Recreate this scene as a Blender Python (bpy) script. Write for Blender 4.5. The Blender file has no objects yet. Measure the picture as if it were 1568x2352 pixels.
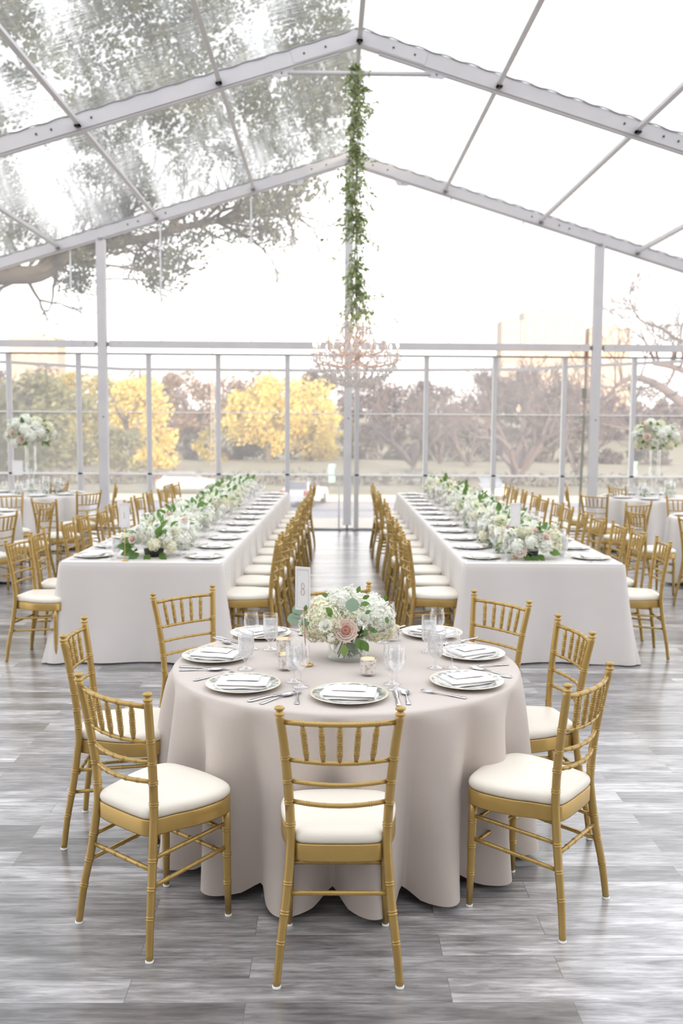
import bpy, math, random
from math import sin, cos, pi, radians as R, atan2, hypot, sqrt
from mathutils import Vector as V, Matrix, noise
random.seed(7)
rnd = random.random
def U(a, b): return a + (b - a) * rnd()
SC = bpy.context.scene
COL = SC.collection

# ------------------------------------------------------------------ camera, sky, sun, exposure
FPX, PITCH, YAW, ROLL, CH = 2212.2, 0.0932, 0.0146, 0.0068, 1.83
_f = V((sin(YAW) * cos(PITCH), cos(YAW) * cos(PITCH), -sin(PITCH)))
_r0 = V((cos(YAW), -sin(YAW), 0)); _u0 = _r0.cross(_f)
_r = cos(ROLL) * _r0 + sin(ROLL) * _u0; _u = -sin(ROLL) * _r0 + cos(ROLL) * _u0
cam = bpy.data.objects.new('camera', bpy.data.cameras.new('camera')); COL.objects.link(cam)
cam.matrix_world = Matrix(((_r.x, _u.x, -_f.x, 0), (_r.y, _u.y, -_f.y, 0), (_r.z, _u.z, -_f.z, CH), (0, 0, 0, 1)))
cam.data.sensor_fit = 'HORIZONTAL'; cam.data.sensor_width = 24.0; cam.data.lens = FPX / 1568 * 24
cam.data.clip_end = 1500; cam.data.clip_start = .05
cam.data.dof.use_dof = True; cam.data.dof.focus_distance = 3.9; cam.data.dof.aperture_fstop = 2.8
SC.camera = cam

def ray(x, y): return _f + _r * ((x - 784) / FPX) - _u * ((y - 1176) / FPX)
def atz(x, y, z):
    d = ray(x, y); return V((0, 0, CH)) + d * ((z - CH) / d.z)
def aty(x, y, Y):
    d = ray(x, y); return V((0, 0, CH)) + d * (Y / d.y)

SKY = 1.95
w = bpy.data.worlds.new('sky'); SC.world = w; w.use_nodes = True
nt = w.node_tree; nt.nodes.clear()
tc = nt.nodes.new('ShaderNodeTexCoord'); sx = nt.nodes.new('ShaderNodeSeparateXYZ'); rp = nt.nodes.new('ShaderNodeValToRGB')
bg = nt.nodes.new('ShaderNodeBackground'); ow = nt.nodes.new('ShaderNodeOutputWorld')
nt.links.new(tc.outputs['Generated'], sx.inputs[0]); nt.links.new(sx.outputs['Z'], rp.inputs[0])
nt.links.new(rp.outputs[0], bg.inputs[0]); nt.links.new(bg.outputs[0], ow.inputs[0])
rp.color_ramp.elements[0].position = 0; rp.color_ramp.elements[0].color = (1, .955, .90, 1)
rp.color_ramp.elements[1].position = .55; rp.color_ramp.elements[1].color = (.93, .96, 1.0, 1)
e = rp.color_ramp.elements.new(.16); e.color = (1, .985, .97, 1)
bg.inputs[1].default_value = SKY

sun = bpy.data.objects.new('sun', bpy.data.lights.new('sun', 'SUN')); COL.objects.link(sun)
sun.data.energy = 7.0; sun.data.color = (1, .80, .52); sun.data.angle = R(2)
SUN_EL = R(9); _sd = V((-.38, .93, 0)).normalized() * cos(SUN_EL) + V((0, 0, -sin(SUN_EL)))
sun.rotation_euler = _sd.to_track_quat('-Z', 'Y').to_euler()
SC.view_settings.view_transform = 'Standard'; SC.view_settings.look = 'None'
SC.view_settings.exposure = 0.22; SC.view_settings.gamma = 1.0; SC.view_settings.use_curve_mapping = False
cy = SC.cycles
cy.max_bounces = 9; cy.diffuse_bounces = 4; cy.glossy_bounces = 3; cy.transmission_bounces = 6; cy.transparent_max_bounces = 28
cy.caustics_reflective = False; cy.sample_clamp_indirect = 6; cy.use_denoising = True

# ------------------------------------------------------------------ materials
def new_mat(name):
    m = bpy.data.materials.new(name); m.use_nodes = True; m.node_tree.nodes.clear(); return m, m.node_tree
def N(t, k, **kw):
    n = t.nodes.new('ShaderNode' + k)
    for a, b in kw.items(): setattr(n, a, b)
    return n
def L(t, a, b): t.links.new(a, b)
def pbr(name, col, rough=.5, metal=0., spec=.5, col2=None, nscale=20., bump=0., bscale=60., stretch=(1, 1, 1), coat=0., sheen=0., lo=.35, hi=.65, trans=0., tcol=None):
    m, t = new_mat(name)
    o = N(t, 'OutputMaterial'); p = N(t, 'BsdfPrincipled')
    p.inputs['Base Color'].default_value = (*col, 1); p.inputs['Roughness'].default_value = rough
    p.inputs['Metallic'].default_value = metal; p.inputs['Specular IOR Level'].default_value = spec
    if coat: p.inputs['Coat Weight'].default_value = coat
    if sheen: p.inputs['Sheen Weight'].default_value = sheen
    tcn = N(t, 'TexCoord'); mp = N(t, 'Mapping'); mp.inputs['Scale'].default_value = stretch
    L(t, tcn.outputs['Object'], mp.inputs[0])
    if col2:
        nz = N(t, 'TexNoise'); nz.inputs['Scale'].default_value = nscale; nz.inputs['Detail'].default_value = 3
        cr = N(t, 'ValToRGB'); cr.color_ramp.elements[0].position = lo; cr.color_ramp.elements[1].position = hi
        cr.color_ramp.elements[0].color = (*col, 1); cr.color_ramp.elements[1].color = (*col2, 1)
        L(t, mp.outputs[0], nz.inputs['Vector']); L(t, nz.outputs['Fac'], cr.inputs[0]); L(t, cr.outputs[0], p.inputs['Base Color'])
    if bump:
        nb = N(t, 'TexNoise'); nb.inputs['Scale'].default_value = bscale; nb.inputs['Detail'].default_value = 2
        bp = N(t, 'Bump'); bp.inputs['Strength'].default_value = bump; bp.inputs['Distance'].default_value = .01
        L(t, mp.outputs[0], nb.inputs['Vector']); L(t, nb.outputs['Fac'], bp.inputs['Height']); L(t, bp.outputs[0], p.inputs['Normal'])
    out = p.outputs[0]
    if trans:
        tr = N(t, 'BsdfTranslucent'); tr.inputs[0].default_value = (*(tcol or col), 1)
        mx = N(t, 'MixShader'); mx.inputs[0].default_value = trans
        L(t, p.outputs[0], mx.inputs[1]); L(t, tr.outputs[0], mx.inputs[2]); out = mx.outputs[0]
    L(t, out, o.inputs[0]); return m
def leafmat(name, cols, trans=.3, rough=.5):
    m, t = new_mat(name); o = N(t, 'OutputMaterial'); p = N(t, 'BsdfPrincipled'); g = N(t, 'NewGeometry'); cr = N(t, 'ValToRGB')
    els = cr.color_ramp.elements
    while len(els) < len(cols): els.new(.5)
    for i, c in enumerate(cols): els[i].position = i / max(1, len(cols) - 1); els[i].color = (*c, 1)
    L(t, g.outputs['Random Per Island'], cr.inputs[0]); L(t, cr.outputs[0], p.inputs['Base Color'])
    p.inputs['Roughness'].default_value = rough; p.inputs['Specular IOR Level'].default_value = .3
    tr = N(t, 'BsdfTranslucent'); L(t, cr.outputs[0], tr.inputs[0]); mx = N(t, 'MixShader'); mx.inputs[0].default_value = trans
    L(t, p.outputs[0], mx.inputs[1]); L(t, tr.outputs[0], mx.inputs[2]); L(t, mx.outputs[0], o.inputs[0]); return m
def thin_glass(name, tint=(.97, .98, .98), blend=.32, rough=.03, base=.05, top=.42):
    m, t = new_mat(name); o = N(t, 'OutputMaterial'); a = N(t, 'BsdfTransparent'); b = N(t, 'BsdfGlossy'); lw = N(t, 'LayerWeight')
    a.inputs[0].default_value = (*tint, 1); b.inputs['Roughness'].default_value = rough; b.inputs[0].default_value = (.97, .97, .98, 1)
    lw.inputs['Blend'].default_value = blend; mr = N(t, 'MapRange'); mr.inputs['To Min'].default_value = base; mr.inputs['To Max'].default_value = top
    L(t, lw.outputs['Facing'], mr.inputs[0]); mx = N(t, 'MixShader')
    L(t, mr.outputs[0], mx.inputs[0]); L(t, a.outputs[0], mx.inputs[1]); L(t, b.outputs[0], mx.inputs[2]); L(t, mx.outputs[0], o.inputs[0]); return m
def milky(name, clear, tint, white=(.9, .9, .92), gloss=.06, bump=0., bscale=(1, 1, 1), refr=0., rrough=.12, var=0.):
    """clear vinyl sheet: mostly see-through, a little haze, a little sheen"""
    m, t = new_mat(name); o = N(t, 'OutputMaterial')
    tr = N(t, 'BsdfTransparent'); tr.inputs[0].default_value = (*tint, 1)
    df = N(t, 'BsdfTranslucent'); df.inputs[0].default_value = (*white, 1)
    d2 = N(t, 'BsdfDiffuse'); d2.inputs[0].default_value = (*white, 1)
    gl = N(t, 'BsdfGlossy'); gl.inputs['Roughness'].default_value = .12
    hz = N(t, 'MixShader'); hz.inputs[0].default_value = .35; L(t, df.outputs[0], hz.inputs[1]); L(t, d2.outputs[0], hz.inputs[2])
    tcn = N(t, 'TexCoord'); mp = N(t, 'Mapping'); mp.inputs['Scale'].default_value = bscale; L(t, tcn.outputs['Object'], mp.inputs[0])
    nz = N(t, 'TexNoise'); nz.inputs['Scale'].default_value = 1; nz.inputs['Detail'].default_value = 4; L(t, mp.outputs[0], nz.inputs['Vector'])
    bp = N(t, 'Bump'); bp.inputs['Strength'].default_value = bump; bp.inputs['Distance'].default_value = .05
    L(t, nz.outputs['Fac'], bp.inputs['Height']); L(t, bp.outputs[0], gl.inputs['Normal'])
    cur = tr.outputs[0]
    if refr:
        rf = N(t, 'BsdfRefraction'); rf.inputs['IOR'].default_value = 1.035; rf.inputs['Roughness'].default_value = rrough
        rf.inputs[0].default_value = (*tint, 1); L(t, bp.outputs[0], rf.inputs['Normal'])
        mx = N(t, 'MixShader'); mx.inputs[0].default_value = refr; L(t, cur, mx.inputs[1]); L(t, rf.outputs[0], mx.inputs[2]); cur = mx.outputs[0]
    mx = N(t, 'MixShader'); L(t, cur, mx.inputs[1]); L(t, hz.outputs[0], mx.inputs[2]); mx.inputs[0].default_value = 1 - clear
    if var:
        mr = N(t, 'MapRange'); mr.inputs['From Min'].default_value = .3; mr.inputs['From Max'].default_value = .7
        mr.inputs['To Min'].default_value = 1 - clear - var; mr.inputs['To Max'].default_value = 1 - clear + var
        L(t, nz.outputs['Fac'], mr.inputs[0]); L(t, mr.outputs[0], mx.inputs[0])
    m2 = N(t, 'MixShader'); m2.inputs[0].default_value = gloss; L(t, mx.outputs[0], m2.inputs[1]); L(t, gl.outputs[0], m2.inputs[2])
    L(t, m2.outputs[0], o.inputs[0]); return m
def emis(name, col, s):
    m, t = new_mat(name); o = N(t, 'OutputMaterial'); e_ = N(t, 'Emission'); e_.inputs[0].default_value = (*col, 1); e_.inputs[1].default_value = s
    L(t, e_.outputs[0], o.inputs[0]); return m

GOLD = pbr('gold_paint', (.455, .30, .095), .30, .5, .5, col2=(.38, .24, .07), nscale=6, lo=.45, hi=.8)
IVORY = pbr('ivory_vinyl', (.82, .76, .665), .42, bump=.02, bscale=90)
GLIDE = pbr('white_plastic', (.85, .85, .83), .5)
LINEN = pbr('linen', (.575, .51, .465), .85, bump=.08, bscale=240, stretch=(1, 1, .35), col2=(.545, .475, .43), nscale=3, sheen=.15)
LINENW = pbr('pale_linen', (.715, .675, .65), .85, bump=.05, bscale=300, col2=(.685, .64, .61), nscale=2, sheen=.15)
CERAMIC = pbr('white_china', (.86, .85, .83), .12, coat=.5)
RIMSILV = pbr('patterned_rim', (.30, .31, .29), .25, .5, col2=(.78, .77, .72), nscale=45, lo=.4, hi=.6)
RIMGOLD = pbr('cream_rim', (.78, .70, .55), .25, .3)
NAPKIN = pbr('napkin_cotton', (.85, .83, .81), .9, bump=.06, bscale=250)
SILVER = pbr('silverware', (.62, .62, .66), .14, 1.)
GLASS = thin_glass('clear_glass', (.985, .985, .99), .48, .04, .07, .62)
GLASS2 = thin_glass('vase_glass', (.985, .99, .985), .4, .03, .05)
WATER = milky('iced_water', .52, (.99, .99, .99), (.98, .98, .98), gloss=.10, bump=.6, bscale=(70, 70, 50), var=.30)
VWATER = milky('vase_water', .90, (.985, .995, .985), (.97, .98, .97), gloss=.05)
MERC = pbr('mercury_glass', (.62, .55, .49), .2, .65, col2=(.88, .86, .84), nscale=70, lo=.4, hi=.55)
MERCIN = pbr('gold_lining', (.70, .56, .36), .25, .8)
WAX = pbr('white_wax', (.92, .91, .88), .5, trans=.2)
BRASS = pbr('polished_brass', (.72, .50, .24), .22, .9)
ROSEG = pbr('rose_gold_rod', (.50, .34, .29), .3, .8)
CARD = pbr('card_stock', (.84, .82, .82), .7, col2=(.80, .78, .78), nscale=30)
INK = pbr('gold_ink', (.62, .45, .20), .4, .5)
INKG = pbr('grey_ink', (.55, .53, .54), .6)
PET_W = pbr('white_petal', (.94, .94, .89), .6, trans=.22, tcol=(.9, .92, .80), col2=(.91, .92, .83), nscale=14)
PET_C = pbr('cream_petal', (.88, .86, .66), .6, trans=.25, tcol=(.85, .86, .55), col2=(.92, .90, .80), nscale=12)
PET_B = pbr('blush_petal', (.90, .73, .65), .6, trans=.2, col2=(.92, .80, .73), nscale=10)
PET_R = pbr('rose_heart', (.50, .16, .11), .6)
PET_R2 = pbr('rose_inner', (.80, .50, .42), .6)
LEAF = leafmat('flower_leaf', [(.10, .19, .04), (.20, .34, .09), (.14, .26, .09), (.32, .46, .14)], .4)
EUCA = leafmat('eucalyptus_leaf', [(.26, .38, .28), (.34, .46, .36), (.22, .34, .18)], .35)
STEM = pbr('flower_stem', (.12, .22, .07), .5)
VINE = leafmat('smilax_leaf', [(.15, .21, .10), (.28, .36, .15), (.46, .50, .22), (.26, .33, .24)], .45)
DARK = pbr('black_bowl', (.02, .025, .022), .35)
ALU = pbr('tent_aluminium', (.60, .58, .59), .5, .15, col2=(.56, .545, .56), nscale=3)
ALUD = pbr('bare_steel', (.30, .29, .30), .4, .7)
KEDER = pbr('grey_welt', (.36, .36, .38), .6)
BLACK = pbr('bolt_black', (.03, .03, .03), .5)
CRYST = milky('crystal', .30, (.98, .95, .94), (.98, .93, .91), gloss=.25)
ROSEM = pbr('rose_gold_arm', (.95, .78, .68), .3, .1, trans=.4)
BULB = emis('lit_bulb', (1, .85, .62), 7)
ROOFV = milky('roof_vinyl', .88, (.985, .99, .995), gloss=.05, bump=.35, bscale=(2.2, 14, 2.2), refr=.55, rrough=.13, var=.04)
WALLV = milky('wall_vinyl', .72, (.97, .97, .97), (.92, .90, .91), gloss=.03, bump=.1, bscale=(.5, .5, .5), var=.05)
GABLEV = milky('gable_vinyl', .80, (.98, .98, .98), (.93, .93, .94), gloss=.03, bump=.1, bscale=(.5, .5, .5), var=.04)

def floor_mat():
    m, t = new_mat('grey_plank_vinyl'); o = N(t, 'OutputMaterial'); p = N(t, 'BsdfPrincipled'); tcn = N(t, 'TexCoord')
    mp = N(t, 'Mapping'); L(t, tcn.outputs['Object'], mp.inputs[0]); mp.inputs['Location'].default_value = (.25, -2.89 + .1345 * 40, 0)
    br = N(t, 'TexBrick'); L(t, mp.outputs[0], br.inputs['Vector'])
    br.inputs['Scale'].default_value = 1; br.inputs['Brick Width'].default_value = 1.04; br.inputs['Row Height'].default_value = .1345
    br.inputs['Mortar Size'].default_value = .0011; br.inputs['Mortar Smooth'].default_value = .3; br.inputs['Bias'].default_value = 0
    br.offset = .37; br.offset_frequency = 2; br.squash = 1
    br.inputs['Color1'].default_value = (0, 0, 0, 1); br.inputs['Color2'].default_value = (1, 1, 1, 1); br.inputs['Mortar'].default_value = (.35, .35, .35, 1)
    tone = N(t, 'ValToRGB'); L(t, br.outputs['Color'], tone.inputs[0])
    tone.color_ramp.elements[0].color = (.155, .145, .147, 1); tone.color_ramp.elements[1].color = (.50, .48, .488, 1)
    # every plank gets its own stretch of grain
    ad = N(t, 'VectorMath', operation='MULTIPLY_ADD'); L(t, br.outputs['Color'], ad.inputs[0]); ad.inputs[1].default_value = (37, 91, 13); L(t, tcn.outputs['Object'], ad.inputs[2])
    mg = N(t, 'Mapping'); mg.inputs['Scale'].default_value = (3.4, 30, 1); L(t, ad.outputs[0], mg.inputs[0])
    g = N(t, 'TexNoise'); g.inputs['Scale'].default_value = 1.6; g.inputs['Detail'].default_value = 7; g.inputs['Roughness'].default_value = .68; g.inputs['Distortion'].default_value = .6
    L(t, mg.outputs[0], g.inputs['Vector'])
    mg2 = N(t, 'Mapping'); mg2.inputs['Scale'].default_value = (2.6, 8, 1); L(t, ad.outputs[0], mg2.inputs[0])
    g2 = N(t, 'TexNoise'); g2.inputs['Scale'].default_value = 1.5; g2.inputs['Detail'].default_value = 3; L(t, mg2.outputs[0], g2.inputs['Vector'])
    wv = N(t, 'TexWave', wave_type='RINGS'); wv.inputs['Scale'].default_value = .55; wv.inputs['Distortion'].default_value = 9; wv.inputs['Detail'].default_value = 3; wv.inputs['Detail Scale'].default_value = 1.2
    mg3 = N(t, 'Mapping'); mg3.inputs['Scale'].default_value = (1.6, 16, 1); L(t, ad.outputs[0], mg3.inputs[0]); L(t, mg3.outputs[0], wv.inputs['Vector'])
    def rng(x, a, b, c, d):
        mr = N(t, 'MapRange'); mr.inputs['From Min'].default_value = a; mr.inputs['From Max'].default_value = b
        mr.inputs['To Min'].default_value = c; mr.inputs['To Max'].default_value = d; L(t, x, mr.inputs[0]); return mr.outputs[0]
    m1 = N(t, 'Math', operation='MULTIPLY'); L(t, rng(g.outputs['Fac'], .34, .66, .50, 1.34), m1.inputs[0]); L(t, rng(g2.outputs['Fac'], .32, .68, .58, 1.28), m1.inputs[1])
    m2 = N(t, 'Math', operation='MULTIPLY'); L(t, m1.outputs[0], m2.inputs[0]); L(t, rng(wv.outputs['Fac'], 0, 1, .90, 1.08), m2.inputs[1])
    gap = N(t, 'Math', operation='MULTIPLY'); L(t, m2.outputs[0], gap.inputs[0]); L(t, rng(br.outputs['Fac'], 0, 1, 1, .45), gap.inputs[1])
    vm = N(t, 'VectorMath', operation='SCALE'); L(t, tone.outputs[0], vm.inputs[0]); L(t, gap.outputs[0], vm.inputs['Scale'])
    L(t, vm.outputs[0], p.inputs['Base Color'])
    L(t, rng(g.outputs['Fac'], .3, .7, .42, .27), p.inputs['Roughness']); p.inputs['Specular IOR Level'].default_value = .8; p.inputs['Coat Weight'].default_value = .9; p.inputs['Coat Roughness'].default_value = .22
    bp = N(t, 'Bump'); bp.inputs['Strength'].default_value = .12; bp.inputs['Distance'].default_value = .004
    L(t, m2.outputs[0], bp.inputs['Height']); L(t, bp.outputs[0], p.inputs['Normal'])
    L(t, p.outputs[0], o.inputs[0]); return m
FLOOR = floor_mat()

# ------------------------------------------------------------------ mesh helpers
class MB:
    def __init__(s): s.v = []; s.f = []; s.m = []; s.sm = []
    def add(s, vs, fs, mi=0, smooth=True):
        o = len(s.v); s.v += [tuple(v) for v in vs]
        for f in fs: s.f.append(tuple(o + i for i in f)); s.m.append(mi); s.sm.append(smooth)
    def box(s, a, b, mi=0, M=None):
        vs = [V((x, y, z)) for x in (a[0], b[0]) for y in (a[1], b[1]) for z in (a[2], b[2])]
        if M: vs = [M @ v for v in vs]
        s.add(vs, [(0, 1, 3, 2), (4, 6, 7, 5), (0, 4, 5, 1), (2, 3, 7, 6), (0, 2, 6, 4), (1, 5, 7, 3)], mi, False)
    def beam(s, p, q, wd, h, up=(0, 0, 1), mi=0):
        p = V(p); q = V(q); d = (q - p).normalized(); sd = d.cross(V(up)).normalized(); u = sd.cross(d)
        vs = [a + sd * x + u * z for a in (p, q) for x in (-wd / 2, wd / 2) for z in (-h / 2, h / 2)]
        s.add(vs, [(0, 1, 3, 2), (4, 6, 7, 5), (0, 4, 5, 1), (2, 3, 7, 6), (0, 2, 6, 4), (1, 5, 7, 3)], mi, False)
    def tube(s, pts, rad, n=8, cap=True, mi=0, smooth=True):
        pts = [V(p) for p in pts]; k = len(pts)
        if not hasattr(rad, '__len__'): rad = [rad] * k
        ref = V((0, 0, 1)) if abs((pts[-1] - pts[0]).normalized().z) < .8 else V((1, 0, 0))
        vs = []
        for i, p in enumerate(pts):
            d = (pts[min(i + 1, k - 1)] - pts[max(i - 1, 0)])
            d = d.normalized() if d.length > 1e-9 else V((0, 0, 1))
            a = d.cross(ref)
            if a.length < 1e-4: a = d.cross(V((0, 1, 0)))
            a.normalize(); b = d.cross(a); ref = b.cross(d) if False else ref
            for j in range(n):
                t = 2 * pi * j / n; vs.append(p + (a * cos(t) + b * sin(t)) * rad[i])
        fs = [(i * n + j, i * n + (j + 1) % n, (i + 1) * n + (j + 1) % n, (i + 1) * n + j) for i in range(k - 1) for j in range(n)]
        if cap: fs += [tuple(range(n - 1, -1, -1)), tuple((k - 1) * n + j for j in range(n))]
        s.add(vs, fs, mi, smooth)
    def lathe(s, prof, n=24, c=(0, 0, 0), mi=0, capb=False, capt=False, seg=None):
        vs = []; c = V(c)
        for r, z in prof:
            for j in range(n): t = 2 * pi * j / n; vs.append(c + V((r * cos(t), r * sin(t), z)))
        k = len(prof); o = len(s.v)
        s.v += [tuple(v) for v in vs]
        for i in range(k - 1):
            for j in range(n):
                s.f.append(tuple(o + q for q in (i * n + j, i * n + (j + 1) % n, (i + 1) * n + (j + 1) % n, (i + 1) * n + j)))
                s.m.append(seg[i] if seg else mi); s.sm.append(True)
        if capb: s.f.append(tuple(o + j for j in range(n - 1, -1, -1))); s.m.append(seg[0] if seg else mi); s.sm.append(False)
        if capt: s.f.append(tuple(o + (k - 1) * n + j for j in range(n))); s.m.append(seg[-1] if seg else mi); s.sm.append(False)
    def merge(s, o, M=None, mi=0):
        vs = [M @ V(v) for v in o.v] if M else o.v
        b = len(s.v); s.v += [tuple(v) for v in vs]; s.f += [tuple(b + i for i in f) for f in o.f]; s.m += [a + mi for a in o.m]; s.sm += o.sm
    def mesh(s, name, mats):
        me = bpy.data.meshes.new(name); me.from_pydata(s.v, [], s.f)
        for m in (mats if isinstance(mats, (list, tuple)) else [mats]): me.materials.append(m)
        me.polygons.foreach_set('material_index', s.m); me.polygons.foreach_set('use_smooth', s.sm); me.update(); return me

def obj(name, mb, mats, parent=None, loc=None, rot=None):
    me = mb if isinstance(mb, bpy.types.Mesh) else mb.mesh(name, mats)
    o = bpy.data.objects.new(name, me); COL.objects.link(o)
    if parent: o.parent = parent
    if loc is not None: o.location = loc
    if rot is not None: o.rotation_euler = rot
    return o
def empty(name, loc=(0, 0, 0), rz=0, parent=None):
    o = bpy.data.objects.new(name, None); COL.objects.link(o); o.location = loc; o.rotation_euler = (0, 0, rz); o.empty_display_size = .1
    if parent: o.parent = parent
    return o
def tag(o, label=None, cat=None, group=None, kind=None):
    if label: o['label'] = label
    if cat: o['category'] = cat
    if group: o['group'] = group
    if kind: o['kind'] = kind
    return o
def struct(name, mb, mats, label=None):
    o = obj(name, mb, mats); o['kind'] = 'structure'
    if label: o['label'] = label
    return o
def dup(root, loc=None, rz=None, label=None, group=None):
    m = {}
    kids = list(root.children)
    r = root.copy(); COL.objects.link(r)
    if loc is not None: r.location = loc
    if rz is not None: r.rotation_euler = (0, 0, rz)
    if label: r['label'] = label
    if group: r['group'] = group
    for ch in kids:
        c = ch.copy(); COL.objects.link(c); c.parent = r
        for g in ch.children:
            d = g.copy(); COL.objects.link(d); d.parent = c
    return r
def catmull(P, m=8, closed=False):
    P = [V(p) for p in P]; out = []; n = len(P)
    for i in range(n if closed else n - 1):
        a, b, c, d = (P[(i - 1) % n], P[i], P[(i + 1) % n], P[(i + 2) % n]) if closed else (P[max(i - 1, 0)], P[i], P[i + 1], P[min(i + 2, n - 1)])
        for k in range(m):
            t = k / m; out.append(.5 * ((2 * b) + (c - a) * t + (2 * a - 5 * b + 4 * c - d) * t * t + (3 * b - a - 3 * c + d) * t ** 3))
    if not closed: out.append(P[-1])
    return out
ORD = ['first', 'second', 'third', 'fourth', 'fifth', 'sixth', 'seventh', 'eighth', 'ninth', 'tenth', 'eleventh', 'twelfth', 'thirteenth', 'fourteenth']

# ------------------------------------------------------------------ tent and floor
XG, YG, Y1, ZA, SL = .33, 16.2, 11.25, 6.20, .302
BAY = YG - Y1; XE = 10.0; ZE = ZA - SL * XE
fl = MB(); fl.box((-11, -5, -.12), (11.6, 16.42, 0)); struct('floor', fl, FLOOR)

def roof_panel(name, sgn, ya, yb):
    mb = MB(); nx, ny = 40, 20; vs = []
    for i in range(nx + 1):
        for j in range(ny + 1):
            u = i / nx * (XE + .1); v = j / ny
            sag = -.05 * sin(pi * v) - .012 * sin(u * 5.3 + sgn) * sin(pi * v)
            vs.append((XG + sgn * u, ya + (yb - ya) * v, ZA + .012 - SL * u + sag))
    fs = [(i * (ny + 1) + j, (i + 1) * (ny + 1) + j, (i + 1) * (ny + 1) + j + 1, i * (ny + 1) + j + 1) for i in range(nx) for j in range(ny)]
    mb.add(vs, fs); return mb
RY = [YG, Y1, Y1 - BAY, Y1 - 2 * BAY, Y1 - 3 * BAY]
c1, c2 = MB(), MB()
for a, b in zip(RY[1:], RY[:-1]):
    c1.merge(roof_panel('c', -1, a + .06, b - .06)); c2.merge(roof_panel('c', 1, a + .06, b - .06))
struct('ceiling', c1, ROOFV, 'clear vinyl roof slope under the oak'); struct('ceiling.001', c2, ROOFV, 'clear vinyl roof slope facing open sky')

def rafter(y, n, full=True):
    mb = MB(); nrm = V((0, 1, 0))
    for s in (-1, 1):
        p = V((XG, y, ZA - .085)); q = V((XG + s * XE, y, ZA - .085 - SL * XE))
        mb.beam(p, q, .10, .17, up=(0, 0, 1))
        mb.beam(p - V((0, 0, .095)) + V((s * .22, 0, -SL * .22)), q - V((0, 0, .095)), .07, .03)
        # apex sleeve, wavy keder welt along the top edge, bolts
        mb.beam(p + V((0, 0, 0)), p + V((s * .75, 0, -SL * .75)), .112, .145)
        if y <= Y1 + .1 or True:
            pts = [V((XG + s * u, y - .055, ZA + .008 - SL * u + .008 * sin(u * 21))) for u in [k * .06 for k in range(int(XE / .06))]]
            mb.tube(pts, .009, 5, mi=1)
        for u, dz in ((.38, -.05), (.62, -.05), (3.45, -.05), (3.62, -.05), (3.0, -.05)):
            x = XG + s * u; z = ZA - SL * u - .085
            mb.tube([(x, y - .062, z), (x, y - .05, z)], .012, 8, mi=2)
    return struct('trim_%d' % n, mb, [ALU, KEDER, BLACK])
for i, y in enumerate(RY[:4]): rafter(y, i + 1)
# purlins with their brackets
n = 5
for k, u in enumerate([0, 1.57, 3.15, 4.76, 6.35, 7.95, 9.6]):
    for s in ((1,) if u == 0 else (-1, 1)):
        mb = MB(); x = XG + s * u; z = ZA - .10 - SL * u
        for a, b in zip(RY[1:], RY[:-1]):
            tilt = V((s * SL, 0, 1)).normalized() if u else V((0, 0, 1))
            mb.beam((x, a + .05, z), (x, b - .05, z), .05, .06, up=tilt)
            for yy in (a, b):
                for d in (-1, 1):
                    if yy + d * .1 > YG: continue
                    mb.box((x - .035, yy + d * .075 - .03, z - .045), (x + .035, yy + d * .075 + .03, z - .03), 1)
                    mb.tube([(x, yy + d * .085, z - .06), (x, yy + d * .085, z + .02)], .016, 8, mi=1)
        struct('trim_%d' % n, mb, [ALU, ALUD]); n += 1
# tie bar of the near rafter, with gusset plates
tb = MB(); zt = ZA - .47
tb.tube([(XG - .80, Y1 - .02, zt), (XG + .80, Y1 - .02, zt)], .026, 12)
for s in (-1, 1):
    for uu, yy in ((.9, Y1), (.9, YG)):
        x = XG + s * uu; z = ZA - SL * uu - .175
        pts = [(-.19 * s, .03 + .057), (.17 * s, .03 - .051), (.03 * s, -.075), (-.12 * s, -.062)]
        f = [(x + a, yy - .03, z + b) for a, b in pts] + [(x + a, yy - .012, z + b) for a, b in pts]
        tb.add(f, [(0, 1, 2, 3), (7, 6, 5, 4), (0, 4, 5, 1), (1, 5, 6, 2), (2, 6, 7, 3), (3, 7, 4, 0)], 0, False)
        tb.tube([(x - .03 * s, yy - .036, z - .03), (x - .03 * s, yy - .03, z - .03)], .012, 8, mi=1)
struct('trim_%d' % n, tb, [ALU, ALUD]); n += 1
# gable posts
for x, w_ in ((XG - 4.07, .145), (XG, .13), (XG + 4.14, .145)):
    zt = ZA - SL * abs(x - XG) - .17 - w_ / 2 * SL
    mb = MB(); mb.box((x - w_ / 2, YG - .07, .10), (x + w_ / 2, YG + .05, zt))
    mb.box((x - w_ / 2 - .006, YG - .076, .10), (x + w_ / 2 + .006, YG + .056, .14))
    mb.tube([(x, YG - .01, 0), (x, YG - .01, .1)], .018, 10, mi=1); mb.box((x - .10, YG - .07, 0), (x + .10, YG + .05, .012), 1)
    for a in (-1, 1): mb.tube([(x + a * .12, YG - .05, .0), (x + a * .12, YG - .05, .05)], .018, 8, mi=1)
    mb.box((x - .035, YG - .09, zt - .01), (x + .035, YG + .03, zt + .02), 1)
    mb.tube([(x + .01, YG - .075, 1.89), (x + .01, YG - .068, 1.89)], .012, 8, mi=2)
    struct('trim_%d' % n, mb, [ALU, ALUD, BLACK]); n += 1
# gable rails between the posts
xs = [-9.6, XG - 4.07, XG + 4.14, 10.2]
for a, b in zip(xs[:-1], xs[1:]):
    mb = MB(); mb.box((a + .12, YG - .05, 3.03), (b - .12, YG + .03, 3.145)); mb.box((a + .06, YG - .03, 3.05), (b - .06, YG + .01, 3.12), 1)
    for x in (a + .3, b - .3): mb.tube([(x, YG - .056, 3.1), (x, YG - .048, 3.1)], .009, 6, mi=1)
    struct('trim_%d' % n, mb, [ALU, ALUD]); n += 1
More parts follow.
